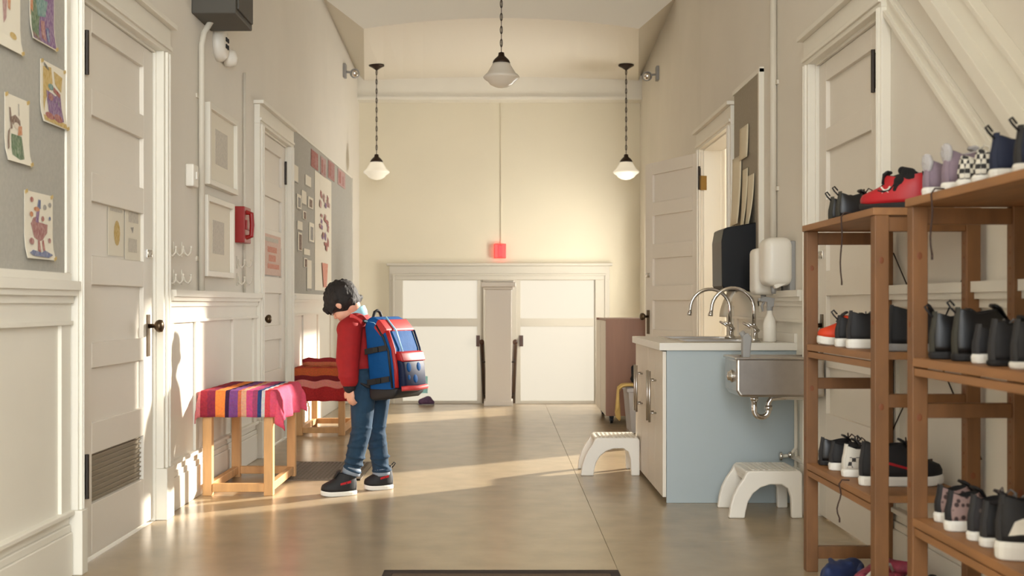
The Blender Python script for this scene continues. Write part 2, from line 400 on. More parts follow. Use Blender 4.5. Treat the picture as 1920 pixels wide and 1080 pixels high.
def casing(name, X, s, y0, y1, ztop, wid=.13, proud=.04, near=None, far=None):
    b = MB(); nw = near or wid; fw = far or wid
    for (a, c) in ((y0-nw, y0), (y1, y1+fw)):
        b.box(X, X+s*proud, a, c, .25, ztop)
        m_ = (c-a)
        b.box(X, X+s*(proud+.012), a+m_*.25, a+m_*.38, .25, ztop); b.box(X, X+s*(proud+.012), a+m_*.62, a+m_*.75, .25, ztop)
        b.box(X, X+s*(proud+.018), a-.004, c+.004, 0, .25)
    b.box(X, X+s*proud, y0-nw, y1+fw, ztop, ztop+.13); b.box(X, X+s*(proud+.03), y0-nw-.02, y1+fw+.02, ztop+.13, ztop+.155)
    b.box(X+s*.002, X+s*(proud+.012), y0-nw+.003, y1+fw-.003, ztop+.02, ztop+.04)
    # jamb lining
    b.box(X-s*.13, X+s*.004, y0-.02, y0+.012, 0, ztop); b.box(X-s*.13, X+s*.004, y1-.012, y1+.02, 0, ztop); b.box(X-s*.13, X+s*.004, y0, y1, ztop-.012, ztop+.02)
    return struct(name, b, 'trim_paint', bevel=.003)
casing('trim_7', XL, 1, D1[0], D1[1], ZT, near=.055, far=.12)
casing('trim_8', XL, 1, D2[0], D2[1], ZT, near=.15, far=.075)
casing('trim_9', XR, -1, D5[0], D5[1], ZT-.04, near=.045, far=.085)
casing('trim_10', XR, -1, DW[0], DW[1], 2.24, near=.12, far=.12)

PANELS = [(1.94, 2.17), (1.595, 1.83), (1.25, 1.475), (.89, 1.13), (.56, .785), (.225, .43)]
def mk_door(name, origin, u, n, width, ztop, knob_at, hinge_at, dz=0, vent=True, th=.045, st0=None, st1=None):
    """five-panel door: u runs along its width, n points at the viewer's side"""
    o = Vector(origin); u = Vector(u).normalized(); n = Vector(n).normalized(); up = Vector((0, 0, 1))
    def slab(b, a, c, z0, z1, d0, d1):
        b.obox(o+u*(a+c)/2+up*(z0+z1)/2+n*(d0+d1)/2, u, n, up, abs(c-a)/2, abs(d1-d0)/2, (z1-z0)/2)
    st = st0 or width*.145; sr = st1 or width*.145; b = MB()
    slab(b, .004, st, .012, ztop, -th, 0); slab(b, width-sr, width-.004, .012, ztop, -th, 0)
    pz = [(a+dz, c+dz) for a, c in PANELS]
    zs = [ztop]+[v for a, c in pz for v in (c, a)]+[.012]
    for i in range(0, len(zs), 2): slab(b, st, width-sr, zs[i+1], zs[i], -th, 0)
    d = struct(name, b, 'door_paint', bevel=.003)
    for i, (a, c) in enumerate(pz):
        p = MB(); slab(p, st, width-sr, a, c, -th+.008, -.020)
        q = obj('panel', p, 'vent_metal' if (vent and i == 5) else 'door_paint', d)
        if vent and i == 5: q['label'] = 'grey metal vent panel'
    if vent:
        p = MB()
        for k in range(9):
            z = pz[5][0]+.012+k*.022; slab(p, st, width-sr, z, z+.006, -.02, -.012)
        obj('vent_slats', p, 'vent_metal', d, kind='stuff')
    ku = knob_at
    p = MB(); slab(p, ku-.022, ku+.022, .80, 1.0, 0, .006); obj('lock_plate', p, 'old_brass', d, bevel=.002)
    p = MB(); kc = o+u*ku+up*.945+n*.0
    p.lathe(kc, [(.012, 0), (.010, .03), (.014, .034), (.026, .042), (.031, .055), (.029, .068), (.016, .075), (.002, .077)], 18, n)
    obj('knob', p, 'old_brass', d, smooth=True)
    p = MB(); slab(p, ku-.03, ku+.025, 1.27, 1.31, 0, .008); p.lathe(o+u*ku+up*1.29, [(.02, 0), (.018, .022), (.003, .024)], 14, n); obj('deadbolt', p, 'chrome', d, bevel=.001)
    for z in (2.07+dz, .35):
        p = MB(); slab(p, hinge_at-.012, hinge_at+.012, z-.075, z+.075, 0, .006)
        kx = o+u*hinge_at+n*.008; p.cyl(kx+up*(z-.09), kx+up*(z+.09), .009, 10); obj('hinge', p, 'iron', d)
    return d
LF = XL-.008
d1 = mk_door('door_1', (LF, D1[0]+.012, 0), (0, 1, 0), (1, 0, 0), D1[1]-D1[0]-.024, ZT-.015, D1[1]-D1[0]-.11, .145, st0=.225, st1=.15)
d2 = mk_door('door_2', (LF, D2[0]+.012, 0), (0, 1, 0), (1, 0, 0), D2[1]-D2[0]-.024, ZT-.015, .10, D2[1]-D2[0]-.05, st0=.22)
d5 = mk_door('door_3', (XR+.012, D5[0]+.012, 0), (0, 1, 0), (-1, 0, 0), D5[1]-D5[0]-.024, ZT-.055, D5[1]-D5[0]-.085, .185, dz=-.04, vent=False, st0=.235, st1=.125)
# open door leaf, hinged at the doorway's far jamb
hg = Vector((1.535, 9.02, 0)); fe = Vector((1.206, 9.85, 0)); uu = (fe-hg).normalized(); nn = Vector((-uu.y, uu.x, 0))
if nn.y > 0: nn = -nn
d6 = mk_door('door_4', hg+nn*.0, uu, nn, (fe-hg).length, 2.22, (fe-hg).length-.06, .015, dz=-.05, vent=False)
p = MB(); p.obox(hg-nn*.02+Vector((0, 0, 1.98))-uu*.006, uu, nn, (0, 0, 1), .012, .03, .055); obj('hinge_leaf', p, 'brass', d6)

# ------------------------------------------------------------------ far end: stair newel, rails, doors
nw = thing('newel_post', 'broad white boxed newel post with a capped top between the two glowing exit doors', 'post', (-.03, 12.25, 0))
b = MB(); b.box(-.165, .105, 12.1, 12.38, 0, 1.2); obj('shaft', b, 'post_paint', nw, bevel=.006)
b = MB(); b.box(-.185, .125, 12.08, 12.40, 1.2, 1.225); b.box(-.21, .15, 12.055, 12.425, 1.225, 1.275); b.box(-.19, .13, 12.08, 12.4, 1.275, 1.295); obj('cap', b, 'post_paint', nw, bevel=.012, seg=3)
b = MB(); b.box(-.18, .12, 12.085, 12.395, 0, .05); obj('plinth', b, 'post_paint', nw, bevel=.004)
b = MB(); b.prism([(-.09, 12.38, -.9), (-.09, 13.6, -.9), (-.09, 13.6, .1), (-.09, 12.38, .85)], (.12, 0, 0)); struct('wall_stair_middle', b, 'post_paint')
for nm, x0, x1, lab in (('handrail', -.205, -.195, 'dark wooden handrail descending on the newel post side of the door where the boy stands'), ('handrail', .145, .135, 'dark wooden handrail descending on the newel post side nearer the brown cart')):
    r_ = thing(nm, lab, 'handrail', (x0, 12.3, 0), group=None)
    b = MB(); b.tube([(x0, 12.28, .655), (x0, 12.36, .64), (x1, 13.6, -.12)], .026, 10); obj('rail', b, 'handrail', r_, smooth=True)
    b = MB()
    for t in (.2, .75):
        px = x0+(x1-x0)*t; py = 12.36+1.24*t; pz = .64-.76*t
        b.tube([(px, py, pz-.02), (px, py, pz-.06), ((-.09 if x0 < 0 else .03), py, pz-.06)], .008, 8)
    obj('bracket', b, 'iron', r_)
YD = YE-.03
ex = lambda x: (x-VX)*YD/F
b = MB()
xo0, xo1, zt0, zt1 = -1.32, 1.276, 1.335, 1.50
b.box(xo0, -1.165, YE-.07, YE, -.75, zt0); b.box(1.105, xo1, YE-.07, YE, -.75, zt0); b.box(xo0, xo1, YE-.07, YE, zt0, zt1); b.box(-.215, .185, YE-.07, YE, -.75, zt0)
b.box(xo0-.03, xo1+.03, YE-.1, YE, zt1, zt1+.03); b.box(xo0+.04, xo0+.06, YE-.085, YE-.069, -.75, zt0+.05); b.box(xo1-.06, xo1-.04, YE-.085, YE-.069, -.75, zt0+.05); b.box(xo0+.04, xo1-.04, YE-.085, YE-.069, zt0+.05, zt0+.07)
struct('trim_11', b, 'end_trim', bevel=.004)
for nm, x0, x1, hx in (('door_5', -1.165, -.215, -.275), ('door_6', .185, 1.105, .235)):
    b = MB(); y0, y1 = YE-.05, YE-.005; sw = .07
    inner = sw if hx < 0 else .012; outer = .012 if hx < 0 else sw
    xa, xb = (x0+.004, x1-sw) if hx < 0 else (x0+sw*.6, x1-.012)
    b.box(x0, xa, y0, y1, -.72, zt0); b.box(xb, x1, y0, y1, -.72, zt0)
    for z0, z1 in ((zt0-.008, zt0), (.785, .88), (-.72, -.09)): b.box(xa, xb, y0, y1, z0, z1)
    d = struct(nm, b, 'end_trim', bevel=.003)
    for z0, z1 in ((.88, zt0-.008), (-.09, .785)):
        q = MB(); q.box(xa, xb, YE-.035, YE-.02, z0, z1); obj('pane', q, 'daylight_glow_pane', d)['label'] = 'bright frosted pane'
    q = MB(); q.box(hx-.022, hx+.022, y0-.01, y0, .55, .68); q.cyl((hx, y0, .615), (hx, y0-.04, .615), .012); q.box(hx-.012, hx+.012, y0-.055, y0-.04, .57, .66); obj('pull_handle', q, 'handrail', d)
ex_s = thing('exit_sign', 'small glowing red exit light on the end wall above the newel post', 'exit sign', (-.015, YE, 1.6))
b = MB(); b.box(-.085, .055, YE-.06, YE, 1.59, 1.76); obj('lamp_box', b, 'exit_red', ex_s, bevel=.006)
b = MB(); b.box(-.04, .01, YE-.075, YE-.058, 1.605, 1.745); obj('centre_strip', b, 'exit_dark', ex_s, bevel=.003)
b = MB(); b.box(-.006, .006, YE-.012, YE, 1.76, 3.43); tag(obj('cable_cover', b, 'end_wall_paint'), 'thin painted cable cover running up the end wall above the red exit light', 'cable cover')
q = MB(); q.box(ex(780), ex(802), YE-.062, YE-.051, .0, .2); tag(obj('notice', q, 'teal_paper'), 'pale teal notice low on the glowing door behind the boy', 'notice')
# window of the stair landing, in the side wall
b = MB()
b.box(XR2-.02, XR2+.02, WN[0]-.06, WN[0], WN[2]-.06, WN[3]+.06); b.box(XR2-.02, XR2+.02, WN[1], WN[1]+.06, WN[2]-.06, WN[3]+.06)
b.box(XR2-.02, XR2+.02, WN[0], WN[1], WN[3], WN[3]+.06); b.box(XR2-.04, XR2+.02, WN[0]-.08, WN[1]+.08, WN[2]-.06, WN[2]); struct('window_1', b, 'trim_paint')

# ------------------------------------------------------------------ pendants
def pendant(x, y, zg, zc, label, glass='opal_glass'):
    t = thing('pendant_lamp', label, 'pendant lamp', (x, y, zg), group='schoolhouse pendants down the corridor')
    c = (x, y, 0)
    b = MB(); b.lathe((x, y, zc), [(.085, 0), (.085, -.012), (.05, -.03), (.02, -.05), (.008, -.06)], 20); obj('canopy', b, 'dark_bronze', t, smooth=True)
    b = MB(); top, bot = zc-.055, zg+.15; n = max(6, int((top-bot)/.05)); L = (top-bot)/n
    for i in range(n):
        zc_ = bot+L*(i+.5); a = L*.62; hx = (1, 0) if i % 2 else (0, 1)
        pts = [Vector((x+hx[0]*.009*math.cos(k*PI/5), y+hx[1]*.009*math.cos(k*PI/5), zc_+a*math.sin(k*PI/5))) for k in range(11)]
        b.tube(pts, .0032, 5, False)
    b.cyl((x, y, bot), (x, y, top), .0035, 6)
    obj('chain', b, 'dark_bronze', t, kind='stuff')
    b = MB(); b.lathe((x, y, zg), [(.008, .155), (.022, .15), (.026, .125), (.045, .108), (.062, .09), (.07, .07), (.066, .066)], 24); obj('fitter', b, 'dark_bronze', t, smooth=True)
    b = MB(); b.lathe((x, y, zg), [(.062, .075), (.078, .045), (.088, .03), (.112, -.01), (.136, -.03), (.143, -.042), (.134, -.055), (.105, -.075), (.088, -.098), (.05, -.118), (.012, -.126), (.002, -.127)], 32)
    obj('shade', b, glass, t, smooth=True)
pendant(0.0, 9.2, 2.87, ZC, 'schoolhouse pendant with white glass shade hanging highest, over the middle of the corridor')
pendant((706-VX)*12.8/F, 12.8, 2.53, 3.658, 'small schoolhouse pendant before the end wall on the side of the long bulletin board', 'opal_lit')
pendant((1174-VX)*12.8/F, 12.8, 2.53, 3.658, 'small schoolhouse pendant before the end wall on the side of the open door', 'opal_lit')
for X, px, py, s, lab in ((XL, 644, 133, 1, 'small round emergency spotlight on the wall above the long bulletin board'), (XR2, 1235, 138, -1, 'small round emergency spotlight on the wall above the open door')):
    p0 = wall_pt(X, px, py); t = thing('emergency_spotlight', lab, 'spotlight', p0)
    b = MB(); b.box(X, X+s*.03, p0.y-.05, p0.y+.05, p0.z-.075, p0.z+.075); obj('mount_plate', b, 'grey_plastic', t, bevel=.006)
    b = MB(); b.cyl((X+s*.03, p0.y, p0.z-.01), (X+s*.08, p0.y, p0.z-.015), .012); obj('arm', b, 'grey_plastic', t)
    b = MB(); b.lathe((X+s*.115, p0.y+.03, p0.z-.02), [(.01, .06), (.03, .05), (.05, .01), (.052, -.02), (.047, -.026), (.002, -.03)], 18, (-s*.2, 1, .25)); obj('lamp_head', b, 'grey_plastic', t, smooth=True)
    b = MB(); b.lathe((X+s*.121, p0.y+.0, p0.z-.028), [(.04, 0), (.03, -.008), (.002, -.012)], 16, (-s*.2, 1, .25)); obj('lens', b, 'chrome', t, smooth=True)

# ------------------------------------------------------------------ things on the wall beside the first door
def on_left(px0, px1, pyc, hgt, X=XL):                    # rectangle on the left wall from its sighted sides and its centre height
    a = wall_pt(X, px0, pyc); c = wall_pt(X, px1, pyc); z = (a.z+c.z)/2 if False else wall_pt(X, (px0+px1)/2, pyc).z
    return a.y, c.y, z-hgt/2, z+hgt/2
# pinboard with children's drawings
BX = XL+.02
bd = thing('bulletin_board', 'grey cloth pinboard beside the first door with children\'s crayon drawings', 'bulletin board', (XL, 3.0, 1.14))
b = MB(); b.box(XL, BX, 1.6, 4.47, 1.165, 2.75); obj('board', b, 'board_cloth', bd)
b = MB(); b.box(XL, BX+.012, 1.6, 4.5, 1.137, 1.168); b.box(XL, BX+.008, 4.46, 4.5, 1.168, 2.75); b.box(XL, BX+.012, 1.6, 4.5, 2.75, 2.78); obj('edge_strip', b, 'trim_paint', bd, bevel=.003)
PX = BX+.003
def sheet_on(label, px0, px1, py0, py1, marks, m='paper', X=PX, s=1, name='drawing', cat='drawing', group=None, curl=True, thick=.0012):
    """paper fixed to a side wall; marks are (material, polygon in 0..1 sheet coordinates or ('e',cx,cy,rx,ry))"""
    xm = (px0+px1)/2; a = wall_pt(X, px0, py0); c = wall_pt(X, px1, py1); m0 = wall_pt(X, xm, (py0+py1)/2)
    hh = (py1-py0)*m0.y/F*1.0; y0, y1 = a.y, c.y; z0, z1 = m0.z-hh/2, m0.z+hh/2
    t = thing(name, label, cat, (X, (y0+y1)/2, z0), group=group)
    b = MB(); n = 6; vs = []
    for j in range(n+1):
        v = j/n; off = (.012*(1-v*3)**2 if (curl and v < .33) else 0)
        for y in (y0, y1): vs.append((X+s*(thick+off), y, z0+(z1-z0)*v))
    b.add(vs, [(2*j, 2*j+1, 2*j+3, 2*j+2) for j in range(n)])
    obj('sheet', b, m, t, solid=thick)
    if curl:
        for (ya_, za_) in ((y0+.012, z1-.004), (y1-.012, z1-.004), (y1-.008, z0+.006)):
            q = MB(); off = .012 if za_ < z0+.05 else 0; q.obox((X+s*(thick+off+.0022), ya_, za_), (0, .9, .35), (0, -.35, .9), (1, 0, 0), .012, .006, .0006); obj('tape', q, 'ink_yellow', t)
    for k, (mm, sh) in enumerate(marks):
        if sh[0] == 'e': pts = [(sh[1]+sh[3]*math.cos(i*PI/6), sh[2]+sh[4]*math.sin(i*PI/6)) for i in range(12)]
        elif sh[0] == 'r':
            nv = 9; pts = [(sh[1], sh[2]+(sh[4]-sh[2])*i/nv) for i in range(nv+1)]+[(sh[3], sh[4]-(sh[4]-sh[2])*i/nv) for i in range(nv+1)]
        else:
            pts = []
            for (p_, q_) in zip(sh, list(sh[1:])+[sh[0]]):
                nn_ = max(1, int(abs(q_[1]-p_[1])/.09)); pts += [(p_[0]+(q_[0]-p_[0])*i/nn_, p_[1]+(q_[1]-p_[1])*i/nn_) for i in range(nn_)]
        q = MB(); e = s*(thick+.0018+.0003*k); poly = []
        for (u_, v_) in pts:
            v2 = 1-v_; off = (.012*(1-v2*3)**2 if (curl and v2 < .33) else 0)
            poly.append(Vector((X+e+s*off, y0+(y1-y0)*u_, z0+(z1-z0)*v2)))
        if sh[0] == 'r':
            m_ = len(poly); q.add(poly, [(i, i+1, m_-2-i, m_-1-i) for i in range(m_//2-1)])
        else: q.add(poly, [tuple(range(len(poly)))])
        obj(mm.replace('ink_', '')+'_mark', q, mm, t)
    return t
sheet_on('drawing of a crayon bird with long legs, lowest on the grey pinboard', 45, 98, 362, 486, [
    ('ink_rose', [(.2, .48), (.3, .38), (.42, .36), (.48, .44), (.8, .46), (.78, .58), (.62, .7), (.5, .73), (.32, .68)]), ('ink_purple', [(.36, .44), (.42, .22), (.52, .2), (.46, .46)]),
    ('ink_blue', [(.42, .22), (.46, .1), (.54, .1), (.54, .24)]), ('ink_orange', ('e', .4, .25, .1, .035)), ('ink_red', [(.44, .72), (.5, .72), (.5, .9), (.4, .88)]), ('ink_red', [(.58, .72), (.64, .7), (.66, .92), (.58, .92)]),
    ('ink_red', ('e', .22, .12, .06, .04)), ('ink_grey', ('e', .68, .2, .06, .04)), ('ink_grey', ('e', .86, .15, .05, .04)), ('ink_red', ('e', .6, .38, .05, .04)), ('ink_orange', ('e', .2, .34, .06, .04)),
    ('ink_rose', ('e', .84, .7, .05, .04)), ('ink_rose', ('e', .2, .74, .08, .05)), ('ink_blue', ('e', .84, .36, .04, .03)), ('ink_blue', [(.06, .92), (.2, .87), (.5, .9), (.62, .86), (.9, .92), (.7, .97), (.2, .96)])])
sheet_on('drawing of a figure in a long green skirt on the grey pinboard', 8, 54, 182, 306, [
    ('ink_green', [(.24, .58), (.66, .58), (.72, .8), (.7, .92), (.5, .95), (.22, .9)]), ('ink_brown', [(.2, .34), (.4, .28), (.6, .34), (.62, .42), (.3, .44)]), ('ink_skin', ('e', .45, .44, .12, .05)),
    ('ink_orange', [(.52, .44), (.66, .42), (.68, .55), (.5, .58)]), ('ink_brown', [(.14, .2), (.2, .2), (.28, .5), (.2, .52)]), ('ink_brown', [(.1, .56), (.18, .5), (.14, .8), (.06, .84)]), ('ink_grey', [(.5, .1), (.53, .1), (.55, .28), (.52, .28)])])
sheet_on('drawing of a purple figure with red feet on yellow ground on the grey pinboard', 75, 122, 122, 236, [
    ('ink_yellow', [(.08, .1), (.4, .06), (.46, .3), (.2, .6), (.1, .84)]), ('ink_yellow', [(.5, .1), (.85, .14), (.8, .4), (.55, .3)]), ('ink_yellow', [(.05, .88), (.95, .9), (.95, .99), (.05, .97)]),
    ('ink_purple', [(.2, .46), (.44, .48), (.56, .5), (.76, .44), (.86, .88), (.6, .93), (.3, .86)]), ('ink_teal', ('e', .38, .38, .11, .05)), ('ink_red', [(.48, .36), (.76, .44), (.72, .5), (.48, .44)]),
    ('ink_green', ('e', .62, .64, .11, .06)), ('ink_red', ('e', .28, .87, .17, .06)), ('ink_red', ('e', .62, .86, .17, .07)), ('ink_black', [(.1, .03), (.24, .08), (.3, .13), (.22, .12), (.1, .07)]), ('ink_rose', ('e', .36, .55, .1, .06))])
sheet_on('drawing covered in green and violet crayon strokes at the pinboard\'s top', 55, 101, -60, 84, [
    ('ink_purple', ('r', .02, .0, .97, .985)), ('ink_green', [(.02, .3), (.5, .42), (.36, .7), (.25, .97), (.02, .93)]), ('ink_teal', [(.2, .42), (.7, .4), (.6, .62), (.3, .66)]), ('ink_orange', ('r', .0, .1, .1, .7)), ('ink_brown', [(.02, .9), (.3, .95), (.28, .985), (.02, .96)]),
    ('ink_rose', [(.4, .7), (.56, .68), (.55, .95), (.38, .93)]), ('ink_blue', [(.6, .76), (.72, .74), (.7, .93), (.6, .94)])])
sheet_on('pale drawing with a yellow blot and faint red strokes, cut by the picture edge', -14, 37, -60, 92, [
    ('ink_yellow', ('e', .7, .8, .13, .045)), ('ink_palepink', [(.3, .3), (.5, .3), (.46, .62), (.36, .7)]), ('ink_orange', [(.5, .3), (.62, .3), (.6, .5), (.52, .48)])])

# conduit, switch, sounder, bell box, frames, alarm
def YL(px, X=XL): return F*X/(px-VX)
yc = YL(378, XL+.02); Zt = lambda py, y: H-(py-VY)*y/F
cp = thing('conduit', 'white painted conduit running down the wall to a switch beside the picture frames', 'conduit', (XL+.015, yc, 1.12))
b = MB(); b.tube([(XL+.02, yc, 1.12), (XL+.02, yc, Zt(85, yc)), (XL+.028, yc+.02, Zt(60, yc)), (XL+.05, yc+.08, Zt(35, yc)), (XL+.05, yc+.08, Zt(18, yc))], .017, 10); obj('pipe', b, 'pipe_paint', cp, smooth=True)
for z in (1.3, 1.75, 2.2):
    b = MB(); b.box(XL, XL+.006, yc-.045, yc+.045, z-.012, z+.012); obj('clamp', b, 'pipe_paint', cp)
y2 = YL(455); c2 = thing('conduit', 'thin grey cable pipe running down behind the red fire alarm box', 'conduit', (XL+.008, y2, 1.12))
b = MB(); b.tube([(XL+.012, y2, 1.12), (XL+.012, y2, 2.55)], .009, 8); obj('pipe', b, 'pipe_paint', c2, smooth=True)
sw = thing('light_switch', 'white switch box on the conduit beside the picture frames', 'light switch', (XL, YL(366), 1.6))
ys = YL(361, XL+.03); zs = Zt(329, ys)
b = MB(); b.box(XL, XL+.045, ys-.035, ys+.075, zs-.06, zs+.06); obj('box', b, 'white_plastic', sw, bevel=.008)
b = MB(); b.box(XL+.045, XL+.053, ys+.005, ys+.03, zs-.02, zs+.02); obj('toggle', b, 'white_plastic', sw, bevel=.002)
y0, y1 = 6.36, 6.78
bb = thing('alarm_bell_box', 'dark grey metal box high on the wall above the picture frames', 'metal box', (XL, 6.5, 2.46))
xa = XL+.0; b = MB(); zb = Zt(25, 6.36); b.box(XL, XL+.24, y0, y1, zb, zb+.34); obj('housing', b, 'box_grey', bb, bevel=.006)
b = MB(); b.box(XL+.24, XL+.252, y0+.03, y1-.03, zb+.03, zb+.31); obj('cover', b, 'box_grey', bb, bevel=.004)
b = MB(); b.cyl((XL+.252, y0+.26, zb+.20), (XL+.275, y0+.26, zb+.20), .02); b.tube([(XL+.255, y0+.2, zb+.27), (XL+.27, y0+.22, zb+.22), (XL+.262, y0+.26, zb+.17)], .007, 8); obj('latch', b, 'brass', bb)
ysd = YL(416, XL+.03); zsd = Zt(82, ysd); sd = thing('fire_alarm_sounder', 'round white alarm sounder below the dark metal box', 'alarm', (XL, ysd, zsd))
b = MB(); b.lathe((XL, ysd, zsd), [(.105, 0), (.105, .03), (.085, .055), (.045, .06), (.002, .062)], 24, (1, 0, 0)); obj('base', b, 'white_plastic', sd, smooth=True)
for dy, dz in ((-.02, .02), (.02, .02), (-.02, -.02), (.02, -.02)):
    b = MB(); b.box(XL+.058, XL+.066, ysd+dy-.012, ysd+dy+.012, zsd+dz-.012, zsd+dz+.012); obj('sound_slot', b, 'black_matte', sd)
b = MB(); b.lathe((XL+.01, ysd+.17, zsd-.05), [(.05, 0), (.055, .03), (.045, .06), (.002, .075)], 18, (1, 0, 0)); obj('strobe_lens', b, 'white_plastic', sd, smooth=True)
def frame(label, px0, px1, pya0, pyb0, art, pya1=None):
    X = XL+.03; ya, yb = YL(px0, X), YL(px1, X); zb_, zt_ = Zt(pyb0, ya), Zt(pya0, ya)
    t = thing('picture_frame', label, 'picture frame', (XL, (ya+yb)/2, zb_))
    b = MB(); q = .035
    b.box(XL, X+.012, ya, ya+q, zb_, zt_); b.box(XL, X+.012, yb-q, yb, zb_, zt_); b.box(XL, X+.012, ya+q, yb-q, zb_, zb_+q); b.box(XL, X+.012, ya+q, yb-q, zt_-q, zt_)
    obj('frame', b, 'frame_white', t, bevel=.004)
    b = MB(); b.box(XL, X-.012, ya+q, yb-q, zb_+q, zt_-q); obj('mat_board', b, 'paper', t)
    b = MB(); b.box(X-.012, X-.0105, ya+(yb-ya)*.3, yb-(yb-ya)*.28, zb_+(zt_-zb_)*art[0], zb_+(zt_-zb_)*art[1]); obj('print', b, 'ink_light', t)
    return t
frame('upper of two white picture frames hung one above the other', 390, 444, 190, 345, (.3, .74))
frame('lower of two white picture frames hung one above the other', 386, 437, 364, 518, (.3, .72))
fa = thing('fire_alarm_box', 'red fire alarm pull box on the wall beside the picture frames', 'fire alarm', (XL, 7.3, 1.45))
yf = YL(441, XL+.0); yg = YL(466, XL+.06); zf0, zf1 = Zt(455, 7.4), Zt(387, 7.4)
b = MB(); b.box(XL, XL+.065, 7.38, 7.38+.19, zf0, zf1); obj('case', b, 'red_paint', fa, bevel=.006)
b = MB(); zc_ = (zf0+zf1)/2; b.tube([(XL+.06, 7.44, zc_+.08), (XL+.095, 7.44, zc_+.07), (XL+.1, 7.44, zc_), (XL+.095, 7.44, zc_-.07), (XL+.06, 7.44, zc_-.08)], .016, 8); b.box(XL+.065, XL+.075, 7.41, 7.54, zc_-.03, zc_+.03); obj('pull_handle', b, 'red_paint', fa, bevel=.002)
# coat hooks
def hook(y, z, lab):
    t = thing('coat_hook', lab, 'coat hook', (XL, y, z), group='coat hooks above the wainscot')
    b = MB(); b.box(XL, XL+.006, y-.011, y+.011, z-.04, z+.04); obj('back_plate', b, 'pipe_paint', t, bevel=.002)
    b = MB(); b.tube([(XL+.005, y, z+.02), (XL+.018, y, z-.02), (XL+.034, y, z-.032), (XL+.048, y, z-.016), (XL+.05, y, z+.010)], .0055, 7); b.ball((XL+.05, y, z+.012), .008, 8, 6); obj('prong', b, 'pipe_paint', t, smooth=True)
for row, pys in (('upper', (468, 492)), ('lower', (520, 524))):
    for k, px in enumerate((322, 336, 351)):
        y = YL(px, XL+.03); hook(y, Zt(pys[0], y), '%s row coat hook, %s from the first door casing' % (row, ('first', 'second', 'third')[k]))
    for k, px in enumerate((453, 466)):
        y = YL(px, XL+.03); hook(y, Zt(pys[1], y), '%s row coat hook under the fire alarm box, %s the second door' % (row, ('farther from', 'closer to')[k]))
# papers in the first door's third panel, a pink notice on the second door
DXF = LF-.018
sheet_on('white paper with a faint yellow print in the first door\'s panel', 202, 231, 384, 480, [('ink_yellow', ('e', .55, .55, .2, .25)), ('ink_light', ('r', .1, .08, .9, .14))], X=DXF, name='paper_sheet', cat='paper', curl=False)
sheet_on('narrow paper with grey scribbles at the first door\'s panel edge', 234, 264, 388, 488, [('ink_light', ('r', .2, .1, .8, .3)), ('ink_grey', [(.3, .4), (.5, .38), (.45, .5)]), ('ink_light', ('r', .2, .6, .7, .85))], X=DXF+.001, name='paper_sheet', cat='paper', curl=False)
sheet_on('pink notice with coral print on the second door', 489, 526, 440, 516, [('ink_peach', ('r', .3, .3, .78, .44)), ('ink_peach', ('r', .36, .5, .72, .66)), ('ink_peach', ('r', .3, .72, .9, .84)), ('ink_light', ('r', .15, .08, .85, .18))], m='ink_pink', X=LF+.002, name='notice', cat='notice', curl=False)

# ------------------------------------------------------------------ long bulletin board
B2 = XL+.025
lb = thing('bulletin_board', 'long grey bulletin board with paper ice cream poster and cards beyond the second door', 'bulletin board', (XL, 11, 1.13))
b = MB(); b.box(XL, B2, 9.3, 13.0, 1.135, 2.44); obj('board', b, 'board_cloth', lb)
b = MB(); b.box(XL, B2+.01, 9.27, 9.3, 1.12, 2.45); b.box(XL, B2+.01, 13.0, 13.03, 1.12, 2.45); b.box(XL, B2+.01, 9.27, 13.03, 1.105, 1.135); b.box(XL, B2+.004, 9.27, 13.03, 2.44, 2.455); obj('edge_strip', b, 'trim_paint', lb)
QX = B2+.002
def cone_art():
    r = random.Random(4); a = []
    for k in range(26):
        u_ = .5+.28*r.uniform(-1, 1); v_ = r.uniform(.1, .62); l = r.uniform(.03, .09)
        a.append((('ink_rose', 'ink_red', 'ink_palepink', 'ink_purple')[k % 4], [(u_, v_), (u_+.09, v_+l*.3), (u_+.07, v_+l), (u_-.03, v_+l*.8)]))
    a += [('ink_peach', [(.36, .76), (.72, .76), (.64, .97), (.46, .97)])]
    return a
sheet_on('tall white poster of a painted ice cream cone on the long bulletin board', 590, 621, 330, 545, cone_art(), X=QX, name='poster', cat='poster', curl=False)
cards = [(549, 558, 310, 342), (572, 582, 330, 350), (556, 564, 365, 393), (565, 573, 358, 384), (577, 586, 370, 392), (567, 573, 396, 412), (557, 566, 415, 432), (558, 565, 436, 472), (579, 588, 418, 456), (569, 580, 467, 479), (569, 575, 484, 502), (575, 583, 488, 545)]
wt = {0: 'white', 2: 'grey', 7: 'brown'}
lab = ['uppermost card near the board\'s near edge', 'white card level with the poster\'s top', 'grey printed card second row', 'tall white card second row', 'dark photo card beside the poster', 'tiny brown card in the middle', 'white card third row', 'tall brown card below a white one', 'grey card beside the poster\'s middle', 'white square card with dark edge', 'small tan card above the long strip', 'long white strip card at the bottom']
for i, (a, c, e, f) in enumerate(cards):
    mk = [('ink_grey' if i not in (5, 7, 10) else 'ink_brown', ('r', .0, .0, .16, 1.0)), ('ink_grey', ('r', 0, .93, 1, 1))]
    if i in (2, 4, 8): mk.append(('ink_grey' if i != 4 else 'ink_brown', ('r', .2, .2, .8, .85)))
    if i in (5, 7, 10): mk.append(('ink_brown', ('r', .2, .1, .9, .9)))
    sheet_on(lab[i]+' on the long bulletin board', a, c, e, f, mk, X=QX, name='card', cat='card', group='cards on the long bulletin board', curl=False, thick=.004)
